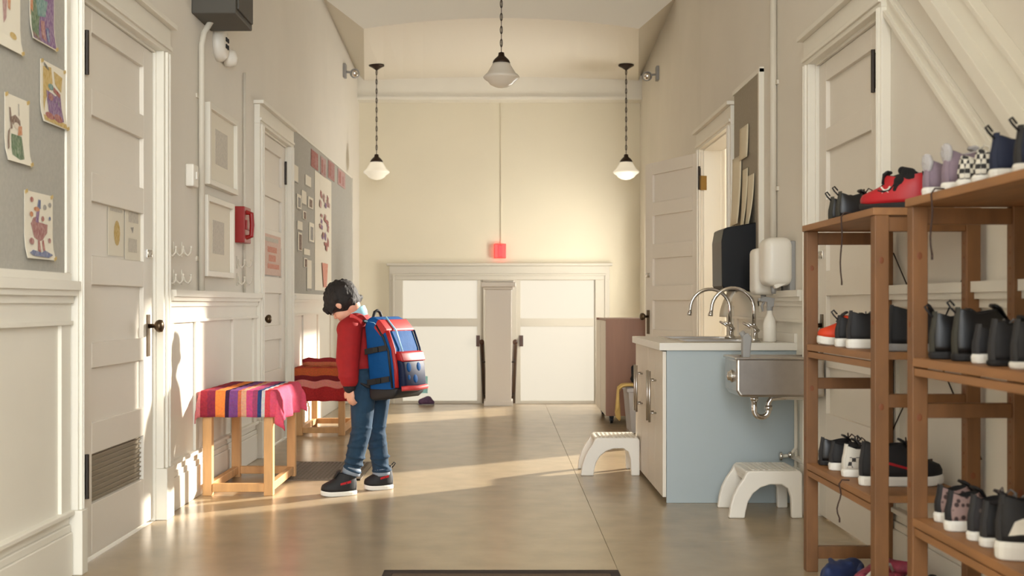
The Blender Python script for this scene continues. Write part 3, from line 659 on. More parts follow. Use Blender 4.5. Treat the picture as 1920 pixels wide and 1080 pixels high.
for i, (a, c, e, f, m_, lb_) in enumerate([(583, 596, 284, 316, 'ink_red', 'first and reddest'), (601, 611, 296, 331, 'ink_palepink', 'second'), (615, 627, 304, 337, 'ink_rose', 'third'), (633, 647, 320, 350, 'ink_palepink', 'last')]):
    sheet_on('%s red paper letter of the heading on the long bulletin board' % lb_, a, c, e, f, [(m_, [(.05, .05), (.35, .0), (.95, .12), (.9, .95), (.6, 1), (.1, .9)]), ('ink_red', ('r', .15, .15, .4, .85)), ('ink_rose', ('r', .55, .3, .8, .9))], m=m_, X=QX, name='paper_letter', cat='letter', curl=False)

# ------------------------------------------------------------------ benches and blankets
def bench(label, x0, x1, y0, y1, h, legw=.05):
    t = thing('bench', label, 'bench', ((x0+x1)/2, (y0+y1)/2, 0))
    for xx in (x0, x1-legw):
        for yy in (y0, y1-legw):
            b = MB(); b.box(xx, xx+legw, yy, yy+legw, 0, h-.03); obj('leg', b, 'bench_wood', t, bevel=.003)
    for yy in (y0, y1-legw):
        b = MB(); b.box(x0+legw, x1-legw, yy+.008, yy+legw-.008, .02, .065); obj('stretcher', b, 'bench_wood', t, bevel=.003)
        b = MB(); b.box(x0+legw, x1-legw, yy+.008, yy+legw-.008, h-.09, h-.03); obj('apron', b, 'bench_wood', t, bevel=.003)
    for xx in (x0, x1-legw):
        b = MB(); b.box(xx+.008, xx+legw-.008, y0+legw, y1-legw, .02, .065); obj('stretcher', b, 'bench_wood', t, bevel=.003)
        b = MB(); b.box(xx+.008, xx+legw-.008, y0+legw, y1-legw, h-.09, h-.03); obj('apron', b, 'bench_wood', t, bevel=.003)
    b = MB(); b.box(x0-.005, x1+.005, y0-.005, y1+.005, h-.03, h); obj('seat', b, 'bench_wood', t, bevel=.005)
    return t
def drape(name, label, m, x0, x1, y0, y1, z, hx0, hx1, hy0, hy1, seed, step=.018):
    """cloth laid over a box top, hanging hx0/hx1/hy0/hy1 over its four sides"""
    r = random.Random(seed); cx, cy = (x0+x1)/2, (y0+y1)/2
    X0, X1, Y0, Y1 = x0-.012, x1+.012, y0-.012, y1+.012
    nx = int((X1-X0+hx0+hx1)/step); ny = int((Y1-Y0+hy0+hy1)/step); vs, fs = [], []
    for j in range(ny+1):
        for i in range(nx+1):
            u_ = X0-hx0+(X1-X0+hx0+hx1)*i/nx; v_ = Y0-hy0+(Y1-Y0+hy0+hy1)*j/ny
            ox = max(X0-u_, 0)+max(u_-X1, 0); oy = max(Y0-v_, 0)+max(v_-Y1, 0)
            px = min(max(u_, X0), X1); py = min(max(v_, Y0), Y1); dr = max(ox, oy)+.35*min(ox, oy)
            fold = .010*math.sin(u_*34+seed)*min(1, oy*9)+0
            if u_ < X0: px -= .012*min(1, ox*20)+.010*math.sin(v_*30+seed)*min(1, ox*7)*.6+.04*min(oy, .1)
            if u_ > X1: px += .02*min(1, ox*20)+.016*math.sin(v_*26+seed)*min(1, ox*7)+.25*min(oy, .1)
            if v_ < Y0: py -= .012*min(1, oy*20)+fold+.2*min(ox, .1)
            if v_ > Y1: py += .012*min(1, oy*20)+fold
            zz = z+.006-dr+.0025*math.sin(u_*50)*math.sin(v_*43)+.006*max(0, 1-dr*30)
            if dr > 0 and dr < .02: zz += .004
            vs.append((px, py, zz))
    for j in range(ny):
        for i in range(nx): a = j*(nx+1)+i; fs.append((a, a+1, a+nx+2, a+nx+1))
    t = thing(name, label, 'blanket', (cx, cy, z)); b = MB(); b.add(vs, fs)
    obj('cloth', b, m, t, smooth=True, solid=.006); return t
bench('open framed pale wooden bench under the striped blanket, nearest the first door', -1.635, -1.25, 6.42, 7.16, .56)
drape('blanket', 'woven blanket with purple, orange and pink stripes over the nearer bench', 'blanket_bands', -1.635, -1.25, 6.42, 7.16, .562, .10, .16, .135, .05, 2)
bench('pale wooden bench under the red and orange blanket, farther along the wall', -1.635, -1.25, 9.35, 10.15, .53)
bl = drape('blanket', 'red and orange striped blanket folded over the farther bench', 'blanket_far', -1.635, -1.25, 9.35, 10.15, .532, .03, .06, .26, .05, 5)
b = MB()
pts = [(-1.6+.35*i/8, 9.47, .575+.006*math.sin(i*1.7)) for i in range(9)]; b.tube(pts, [.03]+[.04]*7+[.03], 12); obj('rolled_fold', b, 'blanket_far', bl, smooth=True)
# floor grille
gr = thing('floor_grille', 'grey slotted metal floor grille between the boy and the nearer bench', 'floor grille', (-1.1, 7.35, 0))
gx0, gx1, gy0, gy1 = -1.36, -.84, 6.98, 7.78
b = MB(); b.box(gx0, gx1, gy0, gy0+.03, 0, .006); b.box(gx0, gx1, gy1-.03, gy1, 0, .006); b.box(gx0, gx0+.03, gy0, gy1, 0, .006); b.box(gx1-.03, gx1, gy0, gy1, 0, .006); obj('rim', b, 'grille_metal', gr, bevel=.001)
b = MB(); b.box(gx0+.03, gx1-.03, gy0+.03, gy1-.03, .0005, .0015); obj('well_shade_sheet', b, 'black_matte', gr)  # flat black sheet paints the shade below the slots, no real hollow
b = MB()
nb = 22
for i in range(1, nb):
    y = gy0+.03+(gy1-gy0-.06)*i/nb; b.box(gx0+.03, gx1-.03, y-.008, y+.008, .0015, .006)
for i in range(1, 18):
    x = gx0+.03+(gx1-gx0-.06)*i/18; b.box(x-.006, x+.006, gy0+.03, gy1-.03, .0015, .0055)
obj('lattice', b, 'grille_metal', gr, kind='stuff')
# entrance mat in front of the camera
em = thing('door_mat', 'brown doormat with a dark border at the bottom of the view', 'doormat', (0, 3.9, 0))
b = MB(); b.box(-.42, .42, 3.2, 4.53, 0, .009); obj('pile', b, 'mat_brown', em)
b = MB(); b.box(-.458, .458, 4.53, 4.585, 0, .012); b.box(-.458, -.42, 3.2, 4.53, 0, .012); b.box(.42, .458, 3.2, 4.53, 0, .012); b.box(-.458, .458, 3.15, 3.2, 0, .012); obj('border', b, 'mat_dark', em, bevel=.003)

# ------------------------------------------------------------------ right side: cart, bin, sink unit
ct = thing('rolling_cart', 'brown laminate cabinet on casters beside the open door', 'cart', (1.1, 10.8, 0))
b = MB(); b.box(.915, 1.30, 10.27, 10.29, .07, .92); b.box(.915, 1.30, 11.28, 11.3, .07, .92); b.box(.935, 1.30, 10.29, 11.28, .07, .09); b.box(.935, 1.30, 10.29, 11.28, .90, .92); b.box(1.28, 1.30, 10.29, 11.28, .09, .90); obj('carcass', b, 'laminate_brown', ct, bevel=.002)
for y0, y1 in ((10.272, 10.782), (10.788, 11.298)):
    b = MB(); b.box(.912, .932, y0+.018, y1-.018, .075, .90); obj('door', b, 'laminate_white', ct, bevel=.002)
for x in (.97, 1.24):
    for y in (10.34, 11.22):
        b = MB(); b.cyl((x-.012, y, .03), (x+.012, y, .03), .03, 14); b.box(x-.02, x+.02, y-.02, y+.02, .05, .07); b.box(x-.018, x-.013, y-.012, y+.012, .02, .06); b.box(x+.013, x+.018, y-.012, y+.012, .02, .06); obj('caster', b, 'black_plastic', ct)
tb = thing('storage_tub', 'pale plastic tub on the floor between the brown cart and the sink unit', 'tub', (1.18, 9.75, 0))
b = MB(); x0, x1, y0, y1 = 1.03, 1.36, 9.52, 9.96
b.add([(x0+.03,y0+.03,0),(x1-.03,y0+.03,0),(x1-.03,y1-.03,0),(x0+.03,y1-.03,0),(x0,y0,.36),(x1,y0,.36),(x1,y1,.36),(x0,y1,.36),(x0+.012,y0+.012,.36),(x1-.012,y0+.012,.36),(x1-.012,y1-.012,.36),(x0+.012,y1-.012,.36),(x0+.04,y0+.04,.02),(x1-.04,y0+.04,.02),(x1-.04,y1-.04,.02),(x0+.04,y1-.04,.02)],
      [(0,3,2,1)]+[(i,(i+1)%4,4+(i+1)%4,4+i) for i in range(4)]+[(4+i,4+(i+1)%4,8+(i+1)%4,8+i) for i in range(4)]+[(8+i,8+(i+1)%4,12+(i+1)%4,12+i) for i in range(4)]+[(12,13,14,15)])
obj('body', b, 'tote_plastic', tb)
b = MB(); b.box(x0-.012, x1+.012, y0-.012, y0+.004, .335, .365); b.box(x0-.012, x1+.012, y1-.004, y1+.012, .335, .365); b.box(x0-.012, x0+.004, y0, y1, .335, .365); b.box(x1-.004, x1+.012, y0, y1, .335, .365); obj('rim', b, 'tote_plastic', tb, bevel=.003)
yc_ = thing('yellow_cloth', 'pale yellow cloth hanging over the rim of the plastic tub', 'cloth', (1.03, 9.6, .37))
b = MB(); n = 10; vs = []
for j in range(n+1):
    for i in range(7):
        u_ = i/6; v_ = j/n; ln = .16+.10*math.sin(u_*3.1)
        vs.append((1.085-.11*min(1, v_*3)-.02*math.sin(u_*6)*v_-.012*math.sin(u_*9)*v_ - (.02 if v_ > .3 else 0), 9.53+.15*u_*(1-.35*v_), .385-max(0, v_-.28)*ln*1.5+.012*math.sin(u_*8)))
b.add(vs, [(j*7+i, j*7+i+1, j*7+i+8, j*7+i+7) for j in range(n) for i in range(6)]); obj('cloth', b, 'cloth_yellow', yc_, smooth=True, solid=.008)
bk = thing('black_bag', 'crumpled black bag standing up in the plastic tub', 'bag', (1.2, 9.75, .1))
b = MB(); b.capsule((1.16, 9.74, .14), .07, (1.15, 9.74, .40), .06); b.capsule((1.14, 9.74, .40), .055, (1.095, 9.72, .43), .03); b.capsule((1.13, 9.76, .42), .05, (1.10, 9.74, .52), .026); b.capsule((1.15, 9.74, .4), .05, (1.2, 9.8, .5), .03); blob('bag', b, 'black_matte', bk, .012, 3)

su = thing('sink_cabinet', 'sink unit with white doors and a pale blue end panel under two faucets', 'cabinet', (1.2, 6.8, 0))
b = MB(); b.box(.872, XR, 6.19, 6.21, 0, .805); obj('end_panel', b, 'cabinet_blue', su, bevel=.002); su.children[-1]['label'] = 'pale blue end panel'
b = MB(); b.box(.872, XR, 7.42, 7.44, 0, .805); b.box(.885, XR, 6.21, 7.42, .03, .05); b.box(1.54, XR, 6.21, 7.42, .05, .805); b.box(.90, .915, 6.21, 7.42, 0, .05); obj('carcass', b, 'laminate_white', su)
ys_ = [6.195, 6.505, 6.815, 7.125, 7.438]
for i in range(4):
    b = MB(); b.box(.852, .871, ys_[i]+.002, ys_[i+1]-.002, .03, .80); dr = obj('door', b, 'laminate_white', su, bevel=.002)
    if True:
        hy = ys_[i+1]-.05 if i % 2 == 0 else ys_[i]+.05
        q = MB(); q.cyl((.815, hy, .40), (.815, hy, .68), .007, 10); q.cyl((.815, hy, .45), (.853, hy, .45), .005, 8); q.cyl((.815, hy, .63), (.853, hy, .63), .005, 8); obj('handle', q, 'steel', dr, smooth=True)
ct2 = MB(); cz0, cz1 = .806, .845
bas = [(1.0, 1.36, 6.30, 6.72), (1.0, 1.36, 6.86, 7.28)]
xs = [.832, 1.0, 1.36, XR-.001]
ct2.box(.832, 1.0, 6.17, 7.46, cz0, cz1); ct2.box(1.36, XR-.001, 6.17, 7.46, cz0, cz1)
for a, c in ((6.17, 6.30), (6.72, 6.86), (7.28, 7.46)): ct2.box(1.0, 1.36, a, c, cz0, cz1)
obj('worktop', ct2, 'counter', su)
for (xa, xb, ya, yb) in bas:
    b = MB(); r_ = .014; z1 = cz1+.004
    for (a, c, e, f) in ((xa-.03, xb+.03, ya-.03, ya), (xa-.03, xb+.03, yb, yb+.03), (xa-.03, xa, ya, yb), (xb, xb+.03, ya, yb)): b.box(a, c, e, f, cz1, z1)
    b.box(xa, xb, ya, ya+.004, .70, z1); b.box(xa, xb, yb-.004, yb, .70, z1); b.box(xa, xa+.004, ya, yb, .70, z1); b.box(xb-.004, xb, ya, yb, .70, z1); b.box(xa, xb, ya, yb, .695, .70)
    obj('basin', b, 'steel', su, bevel=.002)
b = MB(); b.box(XR-.02, XR-.001, 6.17, 7.46, cz1, cz1+.05); obj('backsplash', b, 'counter', su, bevel=.002)
def faucet(y, lab, xb=1.435):
    t = thing('faucet', lab, 'faucet', (xb, y, cz1+.0))
    z = cz1
    b = MB(); b.lathe((xb, y, z), [(.032, 0), (.032, .012), (.022, .02), (.02, .075), (.016, .085), (.002, .087)], 16); obj('base', b, 'chrome', t, smooth=True)
    pts = [(xb, y, z+.08), (xb, y, z+.175)]; R = .118
    for k in range(1, 15):
        a = PI*k/15; pts.append((xb-R+R*math.cos(a), y, z+.175+R*math.sin(a)))
    pts += [(xb-2*R, y, z+.175), (xb-2*R-.004, y, z+.15)]
    b = MB(); b.tube(pts, .0105, 10); obj('spout', b, 'chrome', t, smooth=True)
    b = MB(); b.cyl((xb-2*R-.004, y, z+.155), (xb-2*R-.006, y, z+.138), .014, 12); obj('aerator', b, 'chrome', t, smooth=True)
    for s in (-1, 1):
        b = MB(); b.cyl((xb, y, z+.045), (xb+.01, y+s*.05, z+.06), .011, 10); b.tube([(xb+.01, y+s*.05, z+.06), (xb-.02, y+s*.06, z+.085), (xb-.05, y+s*.065, z+.10)], [.009, .008, .006], 8); obj('lever', b, 'chrome', t, smooth=True)
    return t
faucet(6.50, 'gooseneck faucet nearer the white soap dispensers on the sink unit', 1.40)
faucet(6.98, 'gooseneck faucet nearer the open doorway on the sink unit', 1.36)
# spray bottle
sx, sy = (1443-VX)*6.33/F, 6.33
sp = thing('spray_bottle', 'white spray bottle with trigger head standing on the sink counter', 'bottle', (sx, sy, cz1))
b = MB(); b.lathe((sx, sy, cz1), [(.030, 0), (.036, .006), (.036, .09), (.03, .12), (.016, .15), (.013, .175), (.002, .176)], 18); obj('body', b, 'white_plastic', sp, smooth=True)
b = MB(); b.cyl((sx, sy, cz1+.17), (sx, sy, cz1+.19), .017, 12); b.prism([(sx+.02, sy-.012, cz1+.19), (sx+.025, sy-.012, cz1+.235), (sx-.02, sy-.012, cz1+.245), (sx-.05, sy-.012, cz1+.235), (sx-.05, sy-.012, cz1+.22), (sx-.015, sy-.012, cz1+.215), (sx-.015, sy-.012, cz1+.19)], (0, .024, 0)); b.cyl((sx-.05, sy, cz1+.228), (sx-.062, sy, cz1+.228), .009, 10); obj('spray_head', b, 'grey_plastic', sp, bevel=.002)
b = MB(); b.tube([(sx-.03, sy, cz1+.215), (sx-.042, sy, cz1+.195), (sx-.036, sy, cz1+.165)], [.006, .007, .005], 8); obj('trigger', b, 'grey_plastic', sp, smooth=True)
# black towel dispenser, white dispensers
td = thing('towel_dispenser', 'glossy black paper towel dispenser on the wall beside the doorway', 'dispenser', (XR, 7.25, 1.15))
ya, yb = 7.1, 7.42; za, zb = 1.13, 1.515
prof = [(XR-.012, za), (XR-.20, za), (XR-.225, za+.03), (XR-.228, za+.30), (XR-.215, zb-.012), (XR-.19, zb), (XR-.012, zb+.03)]
b = MB(); b.prism([(x, ya, z) for x, z in prof], (0, yb-ya, 0)); obj('cover', b, 'black_plastic', td, bevel=.006, seg=2)
b = MB(); b.box(XR-.012, XR, ya+.02, yb-.02, za, zb+.02); obj('back_plate', b, 'black_matte', td)
b = MB(); n = 8; vs = []
for j in range(n+1):
    for yy in (ya+.03, yb-.05): vs.append((XR-.13-.06*math.sin(j/n*1.5), yy, za+.01-.17*j/n))
b.add(vs, [(2*j, 2*j+1, 2*j+3, 2*j+2) for j in range(n)]); obj('paper_towel', b, 'paper', td, smooth=True, solid=.002); td.children[-1]['label'] = 'loose end of white towel'
ds = thing('towel_dispenser', 'rounded white dispenser with a lever spout on the wall above the spray bottle', 'dispenser', (XR, 6.29, 1.15))
za, zb = 1.115, 1.405
b = MB(); b.box(XR-.165, XR-.012, 6.20, 6.39, za+.03, zb); obj('cover', b, 'white_plastic', ds, bevel=.045, seg=4, smooth=True)
b = MB(); b.box(XR-.03, XR, 6.22, 6.37, za+.0, zb-.02); obj('back_plate', b, 'grey_plastic', ds, bevel=.004)
b = MB(); b.bar((XR-.11, 6.24, za+.025), (XR-.045, 6.24, za+.055), .05, .022); obj('lever', b, 'white_plastic', ds, bevel=.004)
b = MB(); b.cyl((XR-.10, 6.29, za+.03), (XR-.10, 6.29, za-.01), .018, 12, .012); obj('spout', b, 'grey_plastic', ds, smooth=True)
d2_ = thing('soap_dispenser', 'flat white dispenser between the black towel dispenser and the rounded one', 'dispenser', (XR, 6.54, 1.1))
b = MB(); b.box(XR-.165, XR-.012, 6.46, 6.62, 1.10, 1.36); obj('cover', b, 'white_plastic', d2_, bevel=.03, seg=3, smooth=True)
b = MB(); b.box(XR-.012, XR, 6.47, 6.61, 1.09, 1.35); obj('back_plate', b, 'grey_plastic', d2_)
b = MB(); b.cyl((XR-.10, 6.54, 1.10), (XR-.10, 6.54, 1.075), .015, 12); obj('spout', b, 'grey_plastic', d2_, smooth=True)

# wall drinking fountain with trap
df = thing('drinking_fountain', 'stainless steel wall drinking fountain with push button at the end of the sink unit', 'drinking fountain', (1.35, 5.8, .6))
xa, xb, ya, yb, za, zb = 1.135, XR, 5.66, 5.96, .60, .785
b = MB(); b.prism([(xa+.02, ya, za), (xa, ya, za+.03), (xa, ya, zb), (xb, ya, zb), (xb, ya, za)], (0, yb-ya, 0)); obj('basin_body', b, 'steel', df, bevel=.012, seg=3)
b = MB(); b.box(xa-.006, xb, ya-.008, ya+.012, zb-.004, zb+.008); b.box(xa-.006, xb, yb-.012, yb+.008, zb-.004, zb+.008); b.box(xa-.008, xa+.012, ya, yb, zb-.004, zb+.008); obj('rim', b, 'steel', df, bevel=.003)
b = MB(); b.lathe((xa, (ya+yb)/2-.03, .695), [(.032, 0), (.032, .006), (.024, .012), (.022, .022), (.002, .026)], 18, (-1, 0, 0)); obj('push_button', b, 'chrome', df, smooth=True)
b = MB(); b.prism([(1.18, 5.73, zb), (1.215, 5.73, zb), (1.225, 5.73, zb+.10), (1.205, 5.73, zb+.125), (1.18, 5.73, zb+.11)], (0, .05, 0)); b.cyl((1.195, 5.755, zb+.10), (1.175, 5.755, zb+.13), .014, 10); obj('bubbler', b, 'grey_plastic', df, bevel=.006)
b = MB(); pts = [(1.25, 5.8, za), (1.25, 5.8, za-.075)]
for k in range(1, 9): a = PI*k/9; pts.append((1.285-.035*math.cos(a), 5.8, za-.075-.035*math.sin(a)))
pts += [(1.32, 5.8, za-.075), (1.32, 5.8, za-.04), (1.335, 5.8, za-.015), (1.4, 5.8, za-.01), (XR, 5.8, za-.01)]
b.tube(pts, .015, 12); b.cyl((1.25, 5.8, za-.03), (1.25, 5.8, za-.005), .021, 12); b.cyl((1.32, 5.8, za-.075), (1.32, 5.8, za-.05), .020, 12); obj('drain_trap', b, 'chrome', df, smooth=True)
wp = thing('water_pipe', 'thin white supply pipe with a valve on the wall beside the sink unit', 'pipe', (XR-.03, 5.86, 0))
b = MB(); b.tube([(XR-.02, 6.13, .60), (XR-.02, 6.13, .30), (XR-.05, 6.13, .26), (XR-.09, 6.13, .255)], .010, 8); b.tube([(XR-.02, 6.13, .29), (XR-.02, 6.13, .0)], .010, 8); obj('pipe', b, 'pipe_paint', wp, smooth=True)
b = MB(); b.lathe((XR-.09, 6.13, .255), [(.012, 0), (.024, .006), (.024, .016), (.002, .02)], 12, (-1, 0, 0)); b.ball((XR-.05, 6.13, .262), .018, 10, 8); obj('valve', b, 'chrome', wp, smooth=True)

# ------------------------------------------------------------------ step stools
def stool(label, x, y):
    t = thing('step_stool', label, 'step stool', (0, 0, 0), group='white step stools at the sink unit')
    Lx, D, h = .36, .33, .232
    n = 10
    outer = [(0, 0), (.008, .06), (.022, .11), (.045, .155), (.07, .19), (.085, h-.012), (.1, h), (Lx-.012, h), (Lx, h-.014), (Lx, 0)]
    inner = [(Lx-.052, 0), (Lx-.056, .10), (Lx-.07, .145), (Lx-.10, .165), (.20, .165), (.155, .15), (.118, .12), (.094, .08), (.082, .03), (.078, 0)]
    for yy, sg in ((0, 1), (D-.035, 1)):
        b = MB(); top = outer; bot = inner[::-1]
        pts = [(px, yy, pz) for px, pz in outer+inner]
        b.prism(pts, (0, .035, 0)); obj('side_panel', b, 'white_plastic', t, bevel=.007, seg=3)
    b = MB(); b.box(.085, Lx-.004, .02, D-.02, h-.035, h-.002); obj('step_top', b, 'white_plastic', t, bevel=.01, seg=3)
    b = MB()
    for k in range(9):
        xx = .12+k*.0265; b.box(xx, xx+.012, .03, D-.03, h-.003, h+.003)
    obj('grip_ridge', b, 'white_plastic', t, bevel=.001, kind='stuff')
    b = MB(); b.box(Lx-.035, Lx-.015, .03, D-.03, .15, h-.03); b.box(.10, .115, .03, D-.03, .17, h-.03); obj('brace', b, 'white_plastic', t)
    for (xx, yy) in ((.012, .004), (.012, D-.03), (Lx-.045, .004), (Lx-.045, D-.03)):
        pass
    t.location = (x, y, 0); return t
s1 = stool('white plastic step stool under the steel drinking fountain', 1.115, 5.745)
s2 = stool('white plastic step stool in front of the sink unit doors, farther off', .486, 7.17)

# ------------------------------------------------------------------ wall by the doorway
rb = thing('bulletin_board', 'narrow grey board with curling papers between the doorway and the sink wall', 'bulletin board', (XR, 7.4, 1.25))
b = MB(); b.box(XR-.02, XR, 7.0, 7.76, 1.3, 2.43); obj('board', b, 'board_tan', rb)
b = MB(); b.box(XR-.03, XR, 6.97, 7.0, 1.0, 2.45); b.box(XR-.026, XR, 6.97, 7.79, 2.43, 2.46); b.box(XR-.03, XR, 6.94, 7.0, 1.12, 1.3); obj('edge_strip', b, 'trim_paint', rb)
def hang(label, px0, px1, pt0, pt1, pb0, pb1, curl, m='paper_warm'):
    """curling paper pinned by its top edge to the narrow board"""
    X = XR-.024; a, c = wall_pt(X, px0, pt0), wall_pt(X, px1, pt1); a2, c2 = wall_pt(X, px0, pb0), wall_pt(X, px1, pb1)
    y0, y1 = min(a.y, c.y), max(a.y, c.y); zt = (a.z+c.z)/2; zb = (a2.z+c2.z)/2
    t = thing('paper_sheet', label, 'paper', (X, (y0+y1)/2, zb)); b = MB(); n = 10; k = 4; vs = []
    for j in range(n+1):
        v = j/n
        for i in range(k+1):
            u_ = i/k; vs.append((X-.003-curl*v*v*(.75+.25*math.cos(u_*3.1)), y0+(y1-y0)*u_, zt-(zt-zb)*v))
    b.add(vs, [(j*(k+1)+i, j*(k+1)+i+1, (j+1)*(k+1)+i+1, (j+1)*(k+1)+i) for j in range(n) for i in range(k)])
    obj('sheet', b, m, t, smooth=True, solid=.0015)
hang('small pale sheet pinned highest on the narrow grey board', 1388, 1404, 240, 234, 300, 296, .008)
hang('curling sheet on the doorway side of the narrow grey board', 1373, 1391, 300, 290, 425, 418, .025)
hang('long curling sheet lower on the narrow grey board', 1393, 1403, 318, 316, 428, 426, .03)
hang('long wavy sheet on the dispenser side of the narrow grey board', 1402, 1415, 326, 330, 424, 422, .035)
cp2 = thing('conduit', 'white painted pipe running up the wall from the rounded white dispenser', 'conduit', (XR-.02, 6.73, 1.4))
yq = F*(XR-.02)/(1450-VX)
b = MB(); b.tube([(XR-.02, yq, 1.12), (XR-.02, yq, 3.2)], .02, 10); obj('pipe', b, 'pipe_paint', cp2, smooth=True)
for z in (1.7, 2.3):
    b = MB(); b.box(XR-.012, XR, yq-.05, yq+.05, z-.012, z+.012); obj('clamp', b, 'pipe_paint', cp2)
# raking stair trims on the wall above the racks
def rake(name, y0, z0, y1, z1, prof, m):
    """moulding with steps (offset across, width, depth) along a raking line on the right wall"""
    p0, p1 = Vector((XR, y0, z0)), Vector((XR, y1, z1)); d = (p1-p0).normalized(); a = Vector((0, -d.z, d.y)); b = MB()
    for off, wd, dp in prof: b.obox((p0+p1)/2+a*off+Vector((-dp/2, 0, 0)), d, a, (1, 0, 0), (p1-p0).length/2, wd/2, dp/2)
    return struct(name, b, m, bevel=.002)
rake('trim_12', 4.72, 2.268, 2.6, .70+.0, [(0, .085, .018), (.028, .018, .034), (-.03, .014, .028)], 'trim_paint')
rake('trim_13', 5.2, 3.02, 2.4, .82, [(-.02, .10, .026), (.045, .05, .075), (-.075, .02, .045)], 'trim_paint')

# ------------------------------------------------------------------ shoe racks
PZ = 1.335
def rack(label, y0, y1):
    t = thing('shoe_rack', label, 'shoe rack', (1.37, (y0+y1)/2, 0))
    xf0, xf1, xr0, xr1 = 1.196, 1.242, 1.49, 1.536; pw = .046
    for yy in (y0, y1-pw):
        for xx in (xf0, xr0):
            b = MB(); b.box(xx, xx+pw, yy, yy+pw, 0, PZ); q = obj('post', b, 'pine', t, bevel=.003)
            kb = MB(); kz = .72 if xx == xf0 else .5
            for z in (kz, kz+.47): kb.ball((xx+pw*.45, yy-.0005, z), .010, 10, 6, (.8, .12, 1.1)); kb.ball((xx-.0005, yy+pw*.5, z-.2), .008, 10, 6, (.12, .8, 1.2))
            obj('knot', kb, 'knot', q, kind='stuff')
            if xx == xr0:
                hb = MB()
                for k in range(26): hb.cyl((xx-.0008, yy+pw/2, .12+k*.045), (xx, yy+pw/2, .12+k*.045), .004, 6)
                obj('pin_hole', hb, 'knot', q, kind='stuff')
        for z0, z1 in ((PZ-.052, PZ-.005), (.717, .760), (.050, .098)):
            b = MB(); b.box(xf1, xr0, yy+.008, yy+pw-.008, z0, z1); obj('crossbar', b, 'pine', t, bevel=.002)
    for z in (PZ, .893, .428):
        top = z == PZ
        x0 = xf0+.0 if not top else xf0-.006
        b = MB(); ya, yb = (y0+pw+.002, y1-pw-.002) if not top else (y0, y1)
        b.box(x0, xr1, ya, yb, z-.024 if not top else z, z if not top else z+.024)
        obj('shelf', b, 'pine_shelf', t, bevel=.002)
        if not top:
            b = MB(); b.box(xf0+.004, xf0+.024, ya, yb, z-.052, z-.029); obj('shelf_lath', b, 'pine_shelf', t, bevel=.002)
            b = MB(); b.box(xr1-.026, xr1-.006, ya, yb, z-.052, z-.029); obj('shelf_lath', b, 'pine_shelf', t, bevel=.002)
    for (za, zb) in ((1.25, .55), (.55, 1.25)):
        b = MB(); xx = xr1+.004 if za > zb else xr1+.009; b.cyl((xx, y0+.02, za), (xx, y1-.02, zb), .003, 6); obj('brace_wire', b, 'iron', t)
    return t
rack('pine shoe rack farther from the camera, red cleat on its top', 3.757, 4.643)
rack('pine shoe rack nearest the camera, lilac shoes on its top', 2.56, 3.46)
TOP = PZ+.024

